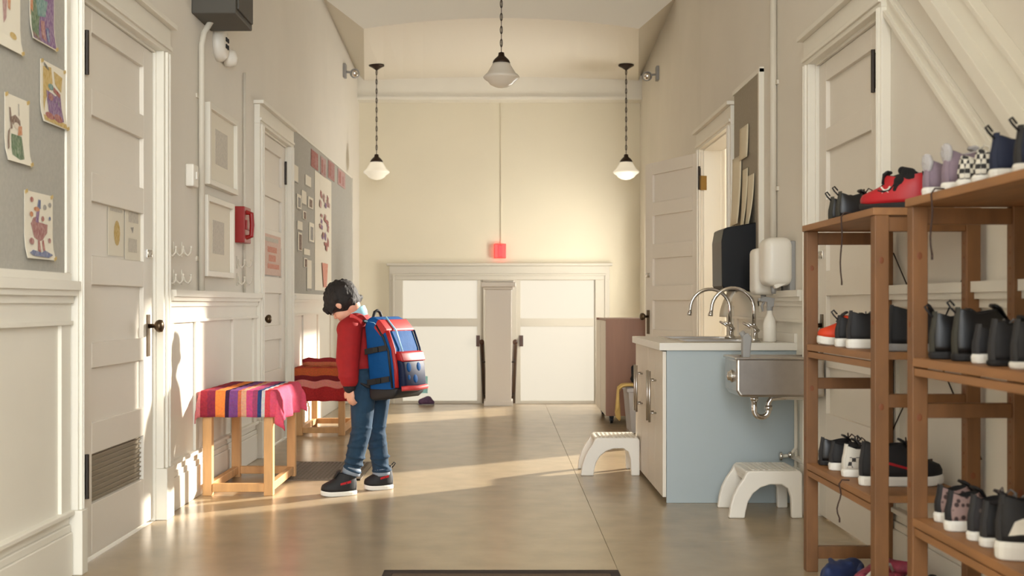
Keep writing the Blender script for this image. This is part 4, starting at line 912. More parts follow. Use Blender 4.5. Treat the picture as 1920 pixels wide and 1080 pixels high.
# ------------------------------------------------------------------ shoes
def shoe(label, loc, rz, L=.2, Wd=.078, upper='shoe_black', sole='sole_white', sole_h=.024, collar=.075, lace=None, lining='shoe_lining', toe_cap=None, heel_tab=None,
         tongue=True, strap=None, loops=False, low=.42, mid=None, name='shoe', group=None, tilt=0, side=None, heel_mat=None, bulk=1.0, heel='heel_grey'):
    t = thing(name, label, 'shoe', (0, 0, 0), group=group)
    n = 28
    def outline(front, back, ws, z, k=1.0):
        pts = []
        for i in range(n):
            a = 2*PI*i/n; ca, sa = math.cos(a), math.sin(a)
            x = (1-ca)/2                                             # 0 heel .. 1 toe
            ww = (.80+.30*math.sin(min(x, .95)*PI*.62+.15))*Wd/2*ws*.86
            y = math.copysign(abs(sa)**.72, sa)*ww
            xx = back+(front-back)*(.5-.5*math.copysign(abs(ca)**.85, ca))
            pts.append(Vector((xx, y+.006*math.sin(x*PI)*k, z)))
        return pts
    def loft(rings, cap0=True, cap1=True):
        b = MB(); vs = [p for r in rings for p in r]; m_ = len(rings)
        fs = [(j*n+i, j*n+(i+1) % n, (j+1)*n+(i+1) % n, (j+1)*n+i) for j in range(m_-1) for i in range(n)]
        if cap0: fs.append(tuple(range(n))[::-1])
        if cap1: fs.append(tuple(range((m_-1)*n, m_*n)))
        return b.add(vs, fs)
    tp = lambda x: .008*max(0, (x/L-.75)/.25)**2                      # toe spring
    def sp(ring):
        for p in ring: p.z += tp(p.x)
        return ring
    o1 = [sp(outline(L*.985, .004, .95, 0)), sp(outline(L, 0, 1.04, .004)), sp(outline(L*1.003, -.002, 1.06, sole_h*.7)), sp(outline(L*.99, .002, 1.0, sole_h))]
    obj('sole', loft(o1), sole, t, smooth=False, bevel=.0015, seg=1, local=True)
    h = collar
    lev = [(0, .985, .005, .97), (.16, .985, .004, 1.02), (.34, .955, .003, 1.0), (.50, .86, .004, .95), (.64, .74, .006, .90), (.78, .63, .009, .80), (.9, low+.13, .012, .70), (1.0, low+.10, .014, .63)]
    rings = []
    for f, fr, bk, ws in lev:
        r = outline(L*fr, bk, ws*bulk, sole_h+h*f, 1)
        for p in r:
            q = p.x/(L*fr); p.z += tp(p.x)+(.018*f*max(0, 1-q*2.2) if f > .75 else 0)+(.012*f*max(0, q-.6)/.4 if f > .8 else 0)
        rings.append(r)
    up = loft(rings, True, False)
    rim = rings[-1]; c = sum(rim, Vector())/n
    rin = [c+(p-c)*.82+Vector((0, 0, .001)) for p in rim]; rin2 = [c+(p-c)*.76+Vector((0, 0, -.022)) for p in rim]
    obj('upper', up, upper, t, smooth=True, local=True)
    b = MB(); vs = rim+rin+rin2; fs = [(j*n+i, j*n+(i+1) % n, (j+1)*n+(i+1) % n, (j+1)*n+i) for j in range(2) for i in range(n)]+[tuple(range(2*n, 3*n))]
    b.add(vs, fs); obj('lining', b, lining, t, smooth=True, local=True)
    def surf(f):                                                     # front (instep) point at level f
        for (a, b_) in zip(lev, lev[1:]):
            if a[0] <= f <= b_[0]:
                q = (f-a[0])/(b_[0]-a[0]); return Vector((L*(a[1]+(b_[1]-a[1])*q), .004, sole_h+h*f+(.012*f if f > .8 else 0)))
    if tongue:
        b = MB(); p0, p1 = surf(.78), surf(1.0); e = Vector((-.008, 0, .010))
        vs = []
        for p, w_ in ((p0+Vector((.003, 0, .002)), .014), (p1+Vector((.004, 0, .003)), .019), (p1+e, .021), (p1+e+Vector((-.004, 0, .003)), .014)):
            vs += [p+Vector((0, -w_, 0)), p+Vector((0, w_, 0))]
        b.add(vs, [(2*j, 2*j+1, 2*j+3, 2*j+2) for j in range(3)]); obj('tongue', b, mid or upper, t, smooth=True, local=True, solid=.006)
    if lace:
        b = MB()
        for f in (.5, .62, .74, .86):
            p = surf(f); w_ = .020; b.tube([p+Vector((-.004, -w_, -.001)), p+Vector((.004, 0, .004)), p+Vector((-.004, w_, -.001))], .0028, 6)
        p = surf(.92)+Vector((.006, 0, .006))
        for s_ in (-1, 1): b.tube([p, p+Vector((.006, s_*.018, .018)), p+Vector((.012, s_*.034, .010)), p+Vector((.014, s_*.026, -.008)), p], .0024, 6)
        obj('laces', b, lace, t, smooth=True, local=True)
    if toe_cap:
        rr = []
        for f, fr, bk, ws in lev[:4]:
            r = outline(L*fr+.0015, L*.72, ws*bulk*1.015, sole_h+h*f, 1)
            for p in r: p.z += tp(p.x)+.0012
            rr.append(r)
        obj('toe_cap', loft(rr), toe_cap, t, smooth=True, local=True)
    if heel:
        b = MB(); vs = []
        for f in (0, .25, .5, .75, 1.0):
            for (a, b_) in zip(lev, lev[1:]):
                if a[0] <= f <= b_[0]: bk = a[2]+(b_[2]-a[2])*(f-a[0])/(b_[0]-a[0])
            zz = sole_h+h*f+(.018*f if f > .75 else 0)
            w_ = .012-.004*f; vs += [(bk+.004, -w_-.004, zz), (bk-.0016, -w_*.6, zz), (bk-.0016, w_*.6, zz), (bk+.004, w_+.004, zz)]
        b.add(vs, [(4*j+i, 4*j+i+1, 4*j+i+5, 4*j+i+4) for j in range(4) for i in range(3)]); obj('heel_strip', b, heel, t, local=True, solid=.0016)
    if heel_tab:
        b = MB(); zt_ = sole_h+h+.018; b.prism([(.006, -.014, zt_-.040), (.006, .014, zt_-.040), (.006, .022, zt_-.014), (.004, .015, zt_+.008), (.003, 0, zt_+.014), (.004, -.015, zt_+.008), (.006, -.022, zt_-.014)], (.014, 0, 0)); obj('heel_tab', b, heel_tab, t, bevel=.006, seg=3, local=True, smooth=True)
    if loops:
        b = MB(); zt_ = sole_h+h+.016; b.tube([(.006, -.008, zt_-.014), (-.008, -.004, zt_+.002), (-.014, .0, zt_+.014), (-.004, .004, zt_+.02), (.01, .006, zt_+.006)], .003, 6); obj('pull_loop', b, 'webbing', t, smooth=True, local=True)
    if strap:
        b = MB()
        for f in (.55, .8):
            p = surf(f); w_ = Wd*.46; b.tube([p+Vector((-.012, -w_, -.018)), p+Vector((-.002, -w_*.6, -.001)), p+Vector((.004, 0, .006)), p+Vector((-.002, w_*.6, -.001)), p+Vector((-.012, w_, -.018))], .007, 6)
        obj('strap', b, strap, t, smooth=True, local=True)
    if side:
        mm, poly = side; b = MB()
        for sg in (-1, 1):
            pts = []
            for (u_, v_) in poly:
                f = v_; 
                for (a, b_) in zip(lev, lev[1:]):
                    if a[0] <= f <= b_[0]:
                        q = (f-a[0])/(b_[0]-a[0]); fr = a[1]+(b_[1]-a[1])*q; ws = a[3]+(b_[3]-a[3])*q; break
                x = u_*L; xx = min(max(x/(L*fr), 0), .98); aa = math.acos(1-2*xx)
                ww = (.80+.30*math.sin(min(xx, .95)*PI*.62+.15))*Wd/2*ws*.86*bulk
                pts.append(Vector((x, sg*(abs(math.sin(aa))**.72*ww+.0022)+.006*math.sin(xx*PI), sole_h+h*f+tp(x))))
            b.add(pts, [tuple(range(len(pts)))])
        obj('side_mark', b, mm, t, local=True, solid=.0016)
    t.location = loc; t.rotation_euler = (0, tilt, rz)
    return t
SX = 1.215
Z3, Z2, Z1 = TOP+.0005, .8935, .4285
WAVE = [(.07, .16), (.12, .52), (.19, .62), (.24, .48), (.34, .36), (.56, .3), (.54, .16), (.38, .14), (.22, .22), (.15, .2)]
# top of the farther rack
shoe('black strapped shoe with pale sole, farthest on the farther rack\'s top', (1.255, 4.50, Z3), .25, .19, .075, 'shoe_leather', 'sole_grey', .016, .068, None, loops=True, heel='heel_olive')
shoe('black strapped shoe beside the red cleat on the farther rack\'s top', (1.235, 4.33, Z3), .15, .20, .078, 'shoe_leather', 'sole_black', .016, .072, 'lace_dark', loops=True, heel='heel_olive')
rc = shoe('large red sports cleat with black lining and white emblem on the farther rack\'s top', (1.385, 3.80, Z3), PI-.75, .235, .098, 'shoe_red', 'sole_black', .022, .082, None, mid='shoe_black', low=.5, side=('shoe_black', [(.42, .99), (.40, .75), (.46, .5), (.56, .42), (.66, .5), (.66, .72), (.62, .85)]))
# white emblem: two curved arms crossing, on the cleat's side
b = MB()
def arcpts(cx, cz, r, a0, a1, y, k=9): return [(cx+r*math.cos(a0+(a1-a0)*i/k), y, cz+r*.8*math.sin(a0+(a1-a0)*i/k)) for i in range(k+1)]
for sy in (1,):
    yy = sy*.0475; cx, cz = .125, .062
    b.tube(arcpts(cx, cz+.0125, .013, PI*1.1, PI*1.9, yy), .0028, 6); b.tube(arcpts(cx, cz-.0125, .013, PI*.1, PI*.9, yy), .0028, 6)
    b.tube([(cx-.012, yy, cz+.010), (cx-.016, yy, cz+.013)], .003, 6); b.tube([(cx+.012, yy, cz+.010), (cx+.016, yy, cz+.013)], .003, 6)
    b.tube([(cx-.012, yy, cz-.010), (cx-.016, yy, cz-.013)], .003, 6); b.tube([(cx+.012, yy, cz-.010), (cx+.016, yy, cz-.013)], .003, 6)
obj('emblem', b, 'frame_white', rc, local=True)
b = MB(); b.capsule((.055, .006, .098), .030, (.10, .012, .092), .024); b.capsule((.06, .004, .118), .018, (.085, .01, .128), .014); b.capsule((.085, .026, .090), .022, (.095, .043, .064), .008)
q = obj('ankle_lining', b, 'shoe_lining', rc, smooth=True, local=True); q['label'] = 'black ankle lining'
shoe('red sports cleat lying behind its pair on the farther rack\'s top', (1.50, 3.90, Z3), PI-.9, .22, .088, 'shoe_red', 'sole_black', .022, .075, None, mid='shoe_black', low=.5)
# top of the nearer rack
shoe('lilac sneaker with grey fleece heel and white sole, farther of the two', (SX+.0, 3.375, Z3), .32, .21, .082, 'shoe_lilac', 'sole_white', .026, .066, 'lace_white', lining='lining_grey', heel_tab='lining_grey', mid='lining_grey', heel='shoe_lilac')
shoe('lilac sneaker with grey fleece heel, next to the checkered slip-ons', (SX+.01, 3.255, Z3), .30, .21, .082, 'shoe_lilac', 'sole_white', .028, .078, 'lace_white', lining='lining_grey', heel_tab='lining_grey', mid='lining_grey', heel='shoe_lilac')
checker('checker_canvas', (212, 206, 192), (40, 38, 38), 78)
shoe('black and white checkered slip-on, next to the lilac sneakers', (SX+.0, 3.125, Z3), .2, .19, .075, 'checker_canvas', 'sole_white', .022, .052, None, lining='canvas_offwhite', tongue=False, heel=None)
shoe('black and white checkered slip-on, next to the navy sneakers', (SX+.0, 3.02, Z3), .2, .19, .075, 'checker_canvas', 'sole_white', .022, .056, None, lining='canvas_offwhite', tongue=False, heel=None)
shoe('navy sneaker with a white sole and looped heel, farther of the pair', (SX+.0, 2.915, Z3), .2, .21, .08, 'shoe_navy', 'sole_white', .026, .072, 'lace_dark', loops=True, heel='shoe_navy')
shoe('navy sneaker with a white sole, half out of the frame', (SX+.01, 2.80, Z3), .2, .21, .08, 'shoe_navy', 'sole_white', .026, .074, 'lace_dark', loops=True)
# second shelf of the farther rack
shoe('bright orange sneaker with white sole, farthest on the farther rack\'s middle shelf', (SX+.20, 4.47, Z2), PI-.05, .21, .085, 'shoe_orange', 'sole_white', .030, .072, None, mid='shoe_black', heel='shoe_black', side=('ink_black', [(.55, .1), (.6, .1), (.62, .5), (.57, .5)]))
shoe('black sneaker with white sole and grey laces, beside the orange sneaker', (SX+.0, 4.27, Z2), .12, .21, .082, 'shoe_black', 'sole_white', .032, .066, 'lace_grey', loops=True)
shoe('black high sneaker with thick white sole, second from the orange sneaker', (SX-.003, 4.12, Z2), .08, .22, .085, 'shoe_black', 'sole_white', .034, .082, 'lace_dark')
shoe('bulky black shoe at the near end of the farther rack\'s middle shelf', (SX+.06, 3.88, Z2), .05, .26, .10, 'shoe_black', 'sole_grey', .026, .11, None, strap='webbing')
# second shelf of the nearer rack
shoe('tall black boot, farther of two on the nearer rack\'s middle shelf', (SX+.0, 3.33, Z2), .10, .24, .09, 'shoe_leather', 'sole_black', .022, .096, None, strap='webbing', loops=True, heel='heel_olive')
shoe('tall black boot with a stiff strap, beside the white-soled lace-up', (SX+.02, 3.215, Z2), .12, .25, .09, 'shoe_leather', 'sole_black', .022, .108, None, strap='webbing', loops=True, heel='heel_olive')
shoe('black lace-up with grey laces and white sole on the nearer rack\'s middle shelf', (SX+.02, 3.07, Z2), .3, .19, .075, 'shoe_black', 'sole_white', .026, .06, 'lace_grey')
shoe('rounded black slipper beside the white-soled lace-up', (SX+.01, 2.95, Z2), .2, .20, .085, 'shoe_black', 'sole_black', .016, .085, None, tongue=True)
shoe('rounded black shoe nearest the camera on the nearer rack\'s middle shelf', (SX+.01, 2.82, Z2), .15, .21, .088, 'shoe_black', 'sole_white', .018, .085, None)
# third shelf of the farther rack
shoe('dark green-black shoe, farthest on the farther rack\'s lower shelf', (SX+.01, 4.53, Z1), .1, .21, .085, 'shoe_leather', 'sole_black', .02, .07, 'lace_dark')
shoe('black shoe with white sole, second from the far end of the lower shelf', (SX+.01, 4.385, Z1), .12, .20, .08, 'shoe_black', 'sole_white', .030, .062, 'lace_dark')
checker('checker_patch', (206, 198, 184), (50, 46, 44), 70)
shoe('off-white sneaker with checkered side and black lining on the lower shelf', (SX+.01, 4.22, Z1), .15, .20, .08, 'canvas_offwhite', 'sole_white', .028, .072, None, mid='shoe_black', lining='shoe_lining', heel='canvas_offwhite', side=('checker_patch', [(.06, .1), (.5, .1), (.42, .35), (.26, .62), (.1, .62)]))
shoe('long black basketball shoe with white sole and red line, near post of the lower shelf', (SX+.01, 4.02, Z1), .02, .29, .098, 'shoe_black', 'sole_white', .034, .10, 'lace_dark', loops=True, side=('shoe_red', [(.3, .42), (.7, .12), (.72, .17), (.32, .5)]))
# third shelf of the nearer rack
shoe('leopard print sneaker with white sole, farther of the pair on the lower shelf', (SX+.02, 3.34, Z1), .25, .19, .076, 'leopard', 'sole_white', .03, .06, None, mid='shoe_black', heel='shoe_black')
shoe('leopard print sneaker with white sole, nearer of the pair on the lower shelf', (SX+.0, 3.21, Z1), .22, .19, .078, 'leopard', 'sole_white', .03, .064, None, mid='shoe_black', heel='shoe_black')
shoe('dark sneaker with grey laces and white sole, next to the leopard print pair', (SX+.01, 3.08, Z1), .2, .19, .075, 'dark_floral', 'sole_white', .026, .078, 'lace_grey')
shoe('dark sneaker with white sole, next to the large black and white one', (SX+.01, 3.0, Z1), .2, .19, .075, 'shoe_black', 'sole_white', .026, .075, 'lace_grey')
shoe('large black sneaker with white wave on its side, nearest on the lower shelf', (SX-.010, 2.86, Z1), .0, .28, .105, 'shoe_black', 'sole_white', .046, .095, None, side=('frame_white', WAVE), bulk=1.02)
# loose laces that hang from the shelves
def hanging(label, x, y, ztop, zlen, bend=.01):
    t = thing('shoelace', label, 'shoelace', (x, y, ztop-zlen)); b = MB()
    pts = [(x+.03, y, ztop+.006), (x+.004, y, ztop+.007), (x-.006, y, ztop-.008)]+[(x-.008+bend*math.sin(k*.9), y-.006*k*.3, ztop-.01-zlen*k/7) for k in range(1, 8)]
    b.tube(pts, .0026, 6); b.cyl(pts[-1], Vector(pts[-1])+Vector((0, 0, -.014)), .003, 6); obj('lace', b, 'lace_dark', t, smooth=True)
hanging('dark shoelace hanging off the farther rack\'s top shelf', 1.182, 4.06, TOP, .22, .004)
hanging('dark shoelace hanging off the nearer rack\'s top shelf', 1.182, 3.21, TOP, .165, .004)
hanging('dark shoelace hanging off the farther rack\'s lower shelf', 1.186, 4.10, Z1, .115, .008)
# grey tray between the racks, heap of bags on the bottom shelf
for i, (z, lab) in enumerate(((.862, 'dark grey boot tray edge standing behind the near post, higher one'), (.405, 'dark grey boot tray edge behind the near post, lower one'))):
    pass
def lump(name, label, cat, m, parts, voxel=.012, extra=None):
    c = Vector(parts[0][0]); t = thing(name, label, cat, (c.x, c.y, 0)); b = MB()
    for q in parts: b.capsule(*q)
    blob('body', b, m, t, voxel, 2); return t
zb = .0015
bp_ = lump('pink_bag', 'crumpled pink plastic bag at the bottom of the farther rack', 'bag', 'bag_pink', [((1.28, 4.10, zb+.06), .06, (1.38, 4.2, zb+.07), .07), ((1.3, 4.1, zb+.08), .035, (1.25, 4.05, zb+.10), .02), ((1.38, 4.2, zb+.09), .05, (1.43, 4.12, zb+.125), .02), ((1.33, 4.15, zb+.07), .05, (1.33, 4.05, zb+.045), .045)]+[((1.27+.02*k, 4.04+.03*((k*7) % 5), zb+.075+.01*((k*3) % 4)), .016, (1.285+.02*k, 4.07+.03*((k*5) % 4), zb+.09+.012*((k*2) % 3)), .010) for k in range(8)], voxel=.008)
b = MB(); b.tube([(1.25, 4.04, zb+.10), (1.29, 4.02, zb+.15), (1.34, 4.05, zb+.15), (1.37, 4.09, zb+.11)], .006, 6); b.tube([(1.33, 4.0, zb+.06), (1.38, 3.99, zb+.12), (1.43, 4.05, zb+.13)], .005, 6); obj('cord', b, 'lace_white', bp_, smooth=True)
lump('blue_bag', 'dark blue bag at the bottom of the farther rack beside the pink one', 'bag', 'bag_blue', [((1.22, 4.34, zb+.042), .042, (1.33, 4.44, zb+.045), .045), ((1.24, 4.34, zb+.055), .026, (1.17, 4.28, zb+.03), .022)]+[((1.2+.03*k, 4.31+.03*((k*5) % 4), zb+.07), .016, (1.215+.03*k, 4.35+.03*((k*3) % 4), zb+.082), .010) for k in range(5)], voxel=.008)
lump('black_bag', 'black bag at the bottom of the farther rack near the near post', 'bag', 'black_matte', [((1.38, 3.91, zb+.055), .055, (1.46, 3.94, zb+.06), .06), ((1.4, 3.9, zb+.09), .03, (1.44, 3.92, zb+.13), .02)])

# ------------------------------------------------------------------ slipper at the stair head
spx = P(799, 752, 12.2)
sl = thing('slipper', 'purple slipper lying on the floor at the stair head', 'slipper', (spx.x, 12.2, 0))
b = MB(); b.capsule((spx.x-.05, 12.18, .035), .033, (spx.x+.02, 12.2, .05), .045); b.capsule((spx.x+.02, 12.2, .05), .04, (spx.x+.065, 12.21, .026), .024); blob('upper', b, 'slipper_purple', sl, .008, 3)
b = MB(); b.prism([(spx.x+.085*math.cos(a*PI/8), 12.195+.04*math.sin(a*PI/8), 0) for a in range(16)], (0, 0, .012)); obj('sole', b, 'sole_grey', sl)

# ------------------------------------------------------------------ the boy
D0 = 6.6
al = math.radians(30)
FW = Vector((-math.cos(al), math.sin(al), 0)); LF_ = Vector((-math.sin(al), -math.cos(al), 0))
def B(x, y, l=0.0):                      # sighted point on the body's middle plane, then moved l to the boy's left
    p = P(x, y, D0); return p+LF_*l
boy = thing('person', 'boy in red jacket and rolled jeans bowing his head beside the striped bench', 'person', (-.77, 6.58, 0))
neck = P(664, 590, 6.6); hc = P(641, 566, 6.58)
hip = P(697, 712, 6.6)
hl = hip+LF_*.062+Vector((-.01, 0, 0)); hr = hip-LF_*.062+Vector((.01, 0, 0))
kl = P(678, 806, 6.5); anl = P(659, 884, 6.47); kr = P(705, 806, 6.68); anr = P(715, 886, 6.66)
shl = P(652, 618, 6.5); ell = P(652, 676, 6.45); wrl = P(655, 722, 6.43)
shr = P(690, 616, 6.72); elr = P(682, 668, 6.76); wrr = P(672, 712, 6.72)
chest = P(672, 640, 6.61); chu = P(674, 612, 6.61); belly = P(688, 684, 6.61)
fd = Vector((-.66, .34, -.72)).normalized()                          # where the face points
up_h = Vector((-.70, .12, .70)); up_h = (up_h-fd*up_h.dot(fd)).normalized(); rt_h = fd.cross(up_h).normalized()
HR = Matrix((rt_h, fd, up_h)).transposed()                           # head axes: x right, y forward, z up
b = MB()
b.ball(hc+up_h*.012-fd*.012, .090, 18, 12, (.86, 1.02, 1.0), HR)    # skull
b.ball(hc+fd*.030-up_h*.045, .060, 16, 10, (.95, .95, 1.0), HR)     # face
b.ball(hc+fd*.052-up_h*.082, .028, 12, 8, (1.1, .9, .8), HR)        # chin
b.ball(hc+fd*.092-up_h*.032, .012, 10, 7, (.85, 1.1, 1.0), HR)      # nose tip
b.capsule(hc+fd*.082-up_h*.0, .008, hc+fd*.092-up_h*.03, .010)
b.ball(hc+fd*.04-up_h*.05+rt_h*.03, .034, 12, 8); b.ball(hc+fd*.04-up_h*.05-rt_h*.03, .034, 12, 8)
for s in (-1, 1):
    e = hc+rt_h*s*.080-up_h*.018-fd*.008; b.ball(e, .024, 12, 8, (.32, .72, 1.05), HR)
b.capsule(hc-up_h*.06-fd*.03, .045, neck, .046); b.capsule(neck, .048, chu, .06)
b.capsule(chu, .075, belly, .075); b.capsule(belly, .08, hip, .085)
b.capsule(hl, .062, kl, .042); b.capsule(kl, .042, anl, .028); b.capsule(hr, .062, kr, .042); b.capsule(kr, .042, anr, .028)
b.capsule(anl, .028, P(655, 912, 6.47), .026); b.capsule(anr, .028, P(716, 906, 6.66), .026)
b.capsule(shl, .042, ell, .032); b.capsule(ell, .032, wrl, .021); b.capsule(shr, .042, elr, .032); b.capsule(elr, .032, wrr, .021)
def hand(bb, wr, d, side, palm_n):
    """palm, four unequal bent fingers and a thumb from the palm's side; d = hand direction, side = towards the thumb"""
    d = d.normalized(); side = (side-d*side.dot(d)).normalized(); nrm = palm_n
    pc = wr+d*.030
    for k in (-1, -.33, .33, 1): bb.capsule(wr+d*.006+side*k*.010, .0125, wr+d*.050+side*k*.019, .0105, 10)
    for k, ln in ((1, .046), (.36, .052), (-.36, .048), (-1, .038)):
        p0 = wr+d*.050+side*k*.019; p1 = p0+d*ln*.45+nrm*.004; p2 = p1+d*ln*.32+nrm*.012; p3 = p2+d*ln*.2+nrm*.014
        bb.capsule(p0, .0082, p1, .0078, 10); bb.capsule(p1, .0078, p2, .007, 10); bb.capsule(p2, .007, p3, .006, 10)
    t0 = wr+d*.016+side*.018; t1 = t0+d*.022+side*.018+nrm*.004; t2 = t1+d*.022+side*.006+nrm*.008
    bb.capsule(t0, .0105, t1, .0088, 10); bb.capsule(t1, .0088, t2, .007, 10)
hand(b, wrl+Vector((.003, 0, -.012)), Vector((.04, 0, -1)), FW, -LF_); hand(b, wrr, Vector((-.15, .1, -1)), FW, LF_)
body = blob('body', b, 'skin', boy, .0055, 3)
b = MB()
for s in (-1, 1): b.ball(hc+rt_h*s*.030+fd*.080-up_h*.006, .010, 10, 8)
obj('eyes', b, 'white_plastic', boy, smooth=True)
b = MB()
for s in (-1, 1): b.ball(hc+rt_h*s*.030+fd*.0875-up_h*.007, .005, 8, 6)
obj('pupils', b, 'hair', boy, smooth=True)
b = MB(); b.ball(hc+fd*.088-up_h*.060, .013, 12, 6, (1.3, .35, .4), HR); obj('mouth', b, 'ink_pink', boy, smooth=True)
# hair: cap of overlapping locks, longer over the brow and nape
r = random.Random(7); b = MB()
b.ball(hc+up_h*.020-fd*.018, .095, 20, 14, (.95, 1.07, 1.02), HR)
b.ball(hc-up_h*.020-fd*.050, .066, 16, 10, (1.0, .8, .9), HR)
b.ball(hc+up_h*.030+fd*.050, .062, 16, 10, (1.12, .8, .75), HR)
for k in range(70):
    th = r.uniform(0, 2*PI); ph = r.uniform(.1, 1.45)
    v = Vector((math.sin(ph)*math.cos(th), math.sin(ph)*math.sin(th), math.cos(ph)))
    p = hc+up_h*.020-fd*.018+HR @ Vector((v.x*.089, v.y*.100, v.z*.096))
    q = p+(HR @ Vector((v.x*.5, v.y*.4+.35, -.7))).normalized()*.045; c_ = hc-fd*.012; q = c_+(q-c_).normalized()*.096; b.capsule(p, .009, q, .006, 8)
for k in range(11):                                                  # fringe falling forward, uneven
    x = -.060+.012*k; p = hc+up_h*.030+fd*.078+rt_h*x; b.capsule(p, .016, p-up_h*r.uniform(.022, .042)+fd*.006, .007, 8)
for k in range(14):                                                  # nape
    x = -.058+.009*k; p = hc-up_h*.050-fd*.074+rt_h*x; b.capsule(p, .016, p-up_h*r.uniform(.010, .024)+fd*.012, .007, 8)
for s in (-1, 1):
    for j in range(4): p = hc+up_h*.022+rt_h*s*.080+fd*(.050-.018*j); b.capsule(p, .013, p-up_h*(.040-.006*j)+fd*.004, .007, 8)
blob('hair', b, 'hair', boy, .0045, 4)
# jacket: torso, sleeves
b = MB()
b.capsule(P(672, 607, 6.61), .078, chest, .100); b.capsule(chest, .100, belly, .092); b.capsule(belly, .092, P(692, 700, 6.6), .085)
b.capsule(P(684, 622, 6.62), .075, P(694, 680, 6.62), .078); b.capsule(P(668, 597, 6.6), .062, P(664, 588, 6.6), .052)
b.capsule(chest+FW*.02+LF_*.05, .075, belly+LF_*.045, .068); b.capsule(chest+FW*.02-LF_*.05, .075, belly-LF_*.045, .068)
b.capsule(shl+Vector((.012, 0, -.005)), .068, ell, .066); b.capsule(ell, .066, wrl+Vector((0, 0, .03)), .052); b.capsule(P(668, 605, 6.55), .058, shl, .064)
b.capsule(shr, .062, elr, .055); b.capsule(elr, .055, wrr, .044); b.capsule(P(680, 606, 6.66), .058, shr, .062)
for z in range(5):                                                   # soft folds round the sleeve
    q = ell.lerp(wrl, z/6); b.ball(q+Vector((r.uniform(-.006, .006), -.004, 0)), .058-.003*(z % 2), 14, 8, (1.02, 1.02, .35))
blob('jacket', b, 'jacket_red', boy, .0075, 5)
b = MB(); b.capsule(wrl+Vector((0, 0, .004)), .038, wrl+Vector((.001, 0, -.012)), .034); b.capsule(wrr+Vector((.012, 0, .012)), .036, wrr, .032); b2 = obj('cuff', b, 'cuff', boy, smooth=True)
b = MB(); b.lathe(neck+Vector((.012, -.004, .012)), [(.058, -.03), (.062, -.008), (.059, .022), (.054, .026), (.051, .0)], 22, (neck-chu).normalized()*.6+Vector((-.25, .05, .9))); obj('shirt_collar', b, 'collar_blue', boy, smooth=True)
b = MB(); pc = P(668, 598, 6.505)
b.obox(pc+Vector((0, -.012, .0)), Vector((.8, .1, -.5)), (.3, -.3, .85), Vector((.1, -1, .35)), .038, .013, .004); obj('shoulder_patch', b, 'pack_coral', boy, bevel=.002)
# jeans
b = MB()
b.capsule(hip+Vector((0, 0, .045)), .086, hip-Vector((0, 0, .01)), .092)
b.capsule(hl, .078, kl.lerp(hl, .5), .068); b.capsule(kl.lerp(hl, .5), .068, kl, .056); b.capsule(kl, .056, anl.lerp(kl, .45), .052); b.capsule(anl.lerp(kl, .45), .052, anl, .044)
b.capsule(hr, .076, kr.lerp(hr, .5), .064); b.capsule(kr.lerp(hr, .5), .064, kr, .054); b.capsule(kr, .054, anr.lerp(kr, .45), .052); b.capsule(anr.lerp(kr, .45), .052, anr, .046)
for a_, k_, rr in ((anl, kl, .052), (anr, kr, .053)):
    for t in (.05, .2, .36, .62, .8, .95, 1.08): b.ball(a_.lerp(k_, t)+Vector((r.uniform(-.005, .005), -.003, 0)), rr+.004+.003*t, 14, 8, (1.03, 1.02, .22), Matrix.Rotation(r.uniform(-.4, .4), 3, 'Y'))
blob('jeans', b, 'jeans', boy, .006, 2)
for a_, k_ in ((anl, kl), (anr, kr)):
    d = (a_-k_).normalized(); b = MB(); b.lathe(a_-d*.002, [(.044, -.022), (.0505, -.016), (.052, .010), (.050, .02), (.044, .022)], 20, d); obj('rolled_cuff', b, 'jeans_cuff', boy, smooth=True)
def sneaker(heel, toe, name):
    """the boy's dark high-top, built along heel to toe"""
    d = toe-heel; d.z = 0; L = d.length; rz = math.atan2(d.y, d.x)
    q = shoe('x', (0, 0, 0), 0, L, .082, 'shoe_black', 'sole_white', .026, .088, None, loops=True, tongue=True, side=('shoe_red', [(.2, .5), (.5, .4), (.5, .52), (.2, .66)]))
    mt = Matrix.Translation((heel.x, heel.y, 0)) @ Matrix.Rotation(rz, 4, 'Z')
    e = bpy.data.objects.new(name, None)
    kids = list(q.children)
    up = [k for k in kids if k.name.startswith('upper')][0]
    inv = W[boy.name].inverted()
    up.data.transform(inv @ mt); up.parent = boy; up.name = name; W[up.name] = W[boy.name]
    for k in kids:
        if k is not up: k.data.transform(inv @ mt); k.parent = up
    bpy.data.objects.remove(q); bpy.data.objects.remove(e)
sneaker(P(669, 925, 6.47), P(601, 930, 6.40), 'sneaker')
sneaker(P(737, 914, 6.68), P(682, 916, 6.62), 'sneaker')

# ------------------------------------------------------------------ backpack
bk = Vector((math.cos(al), -math.sin(al), 0)); wd = -LF_             # away from the back; towards the boy's right
tl = .10                                                             # the pack leans with the bowed back
upv = (Vector((0, 0, 1))-FW*(-tl)*-1*0+FW*tl).normalized(); bk2 = (bk-upv*bk.dot(upv)).normalized()
O = P(716, 668, 6.58)+LF_*.01
pt = lambda f, l, z: O+bk2*f+wd*l+upv*z
pk = thing('backpack', 'blue and red school backpack with black straps on the boy\'s back', 'backpack', pt(0, 0, 0))
def slabp(prof, l0, l1): return MB().prism([pt(f, l0, z) for f, z in prof], wd*(l1-l0))
prof = [(0, -.20), (.0, .17), (.02, .21), (.055, .222), (.10, .195), (.145, .13), (.175, .03), (.182, -.08), (.178, -.18), (.15, -.215), (.03, -.225)]
obj('main_bag', slabp(prof, -.135, .135), 'pack_blue', pk, bevel=.022, seg=4, smooth=True)
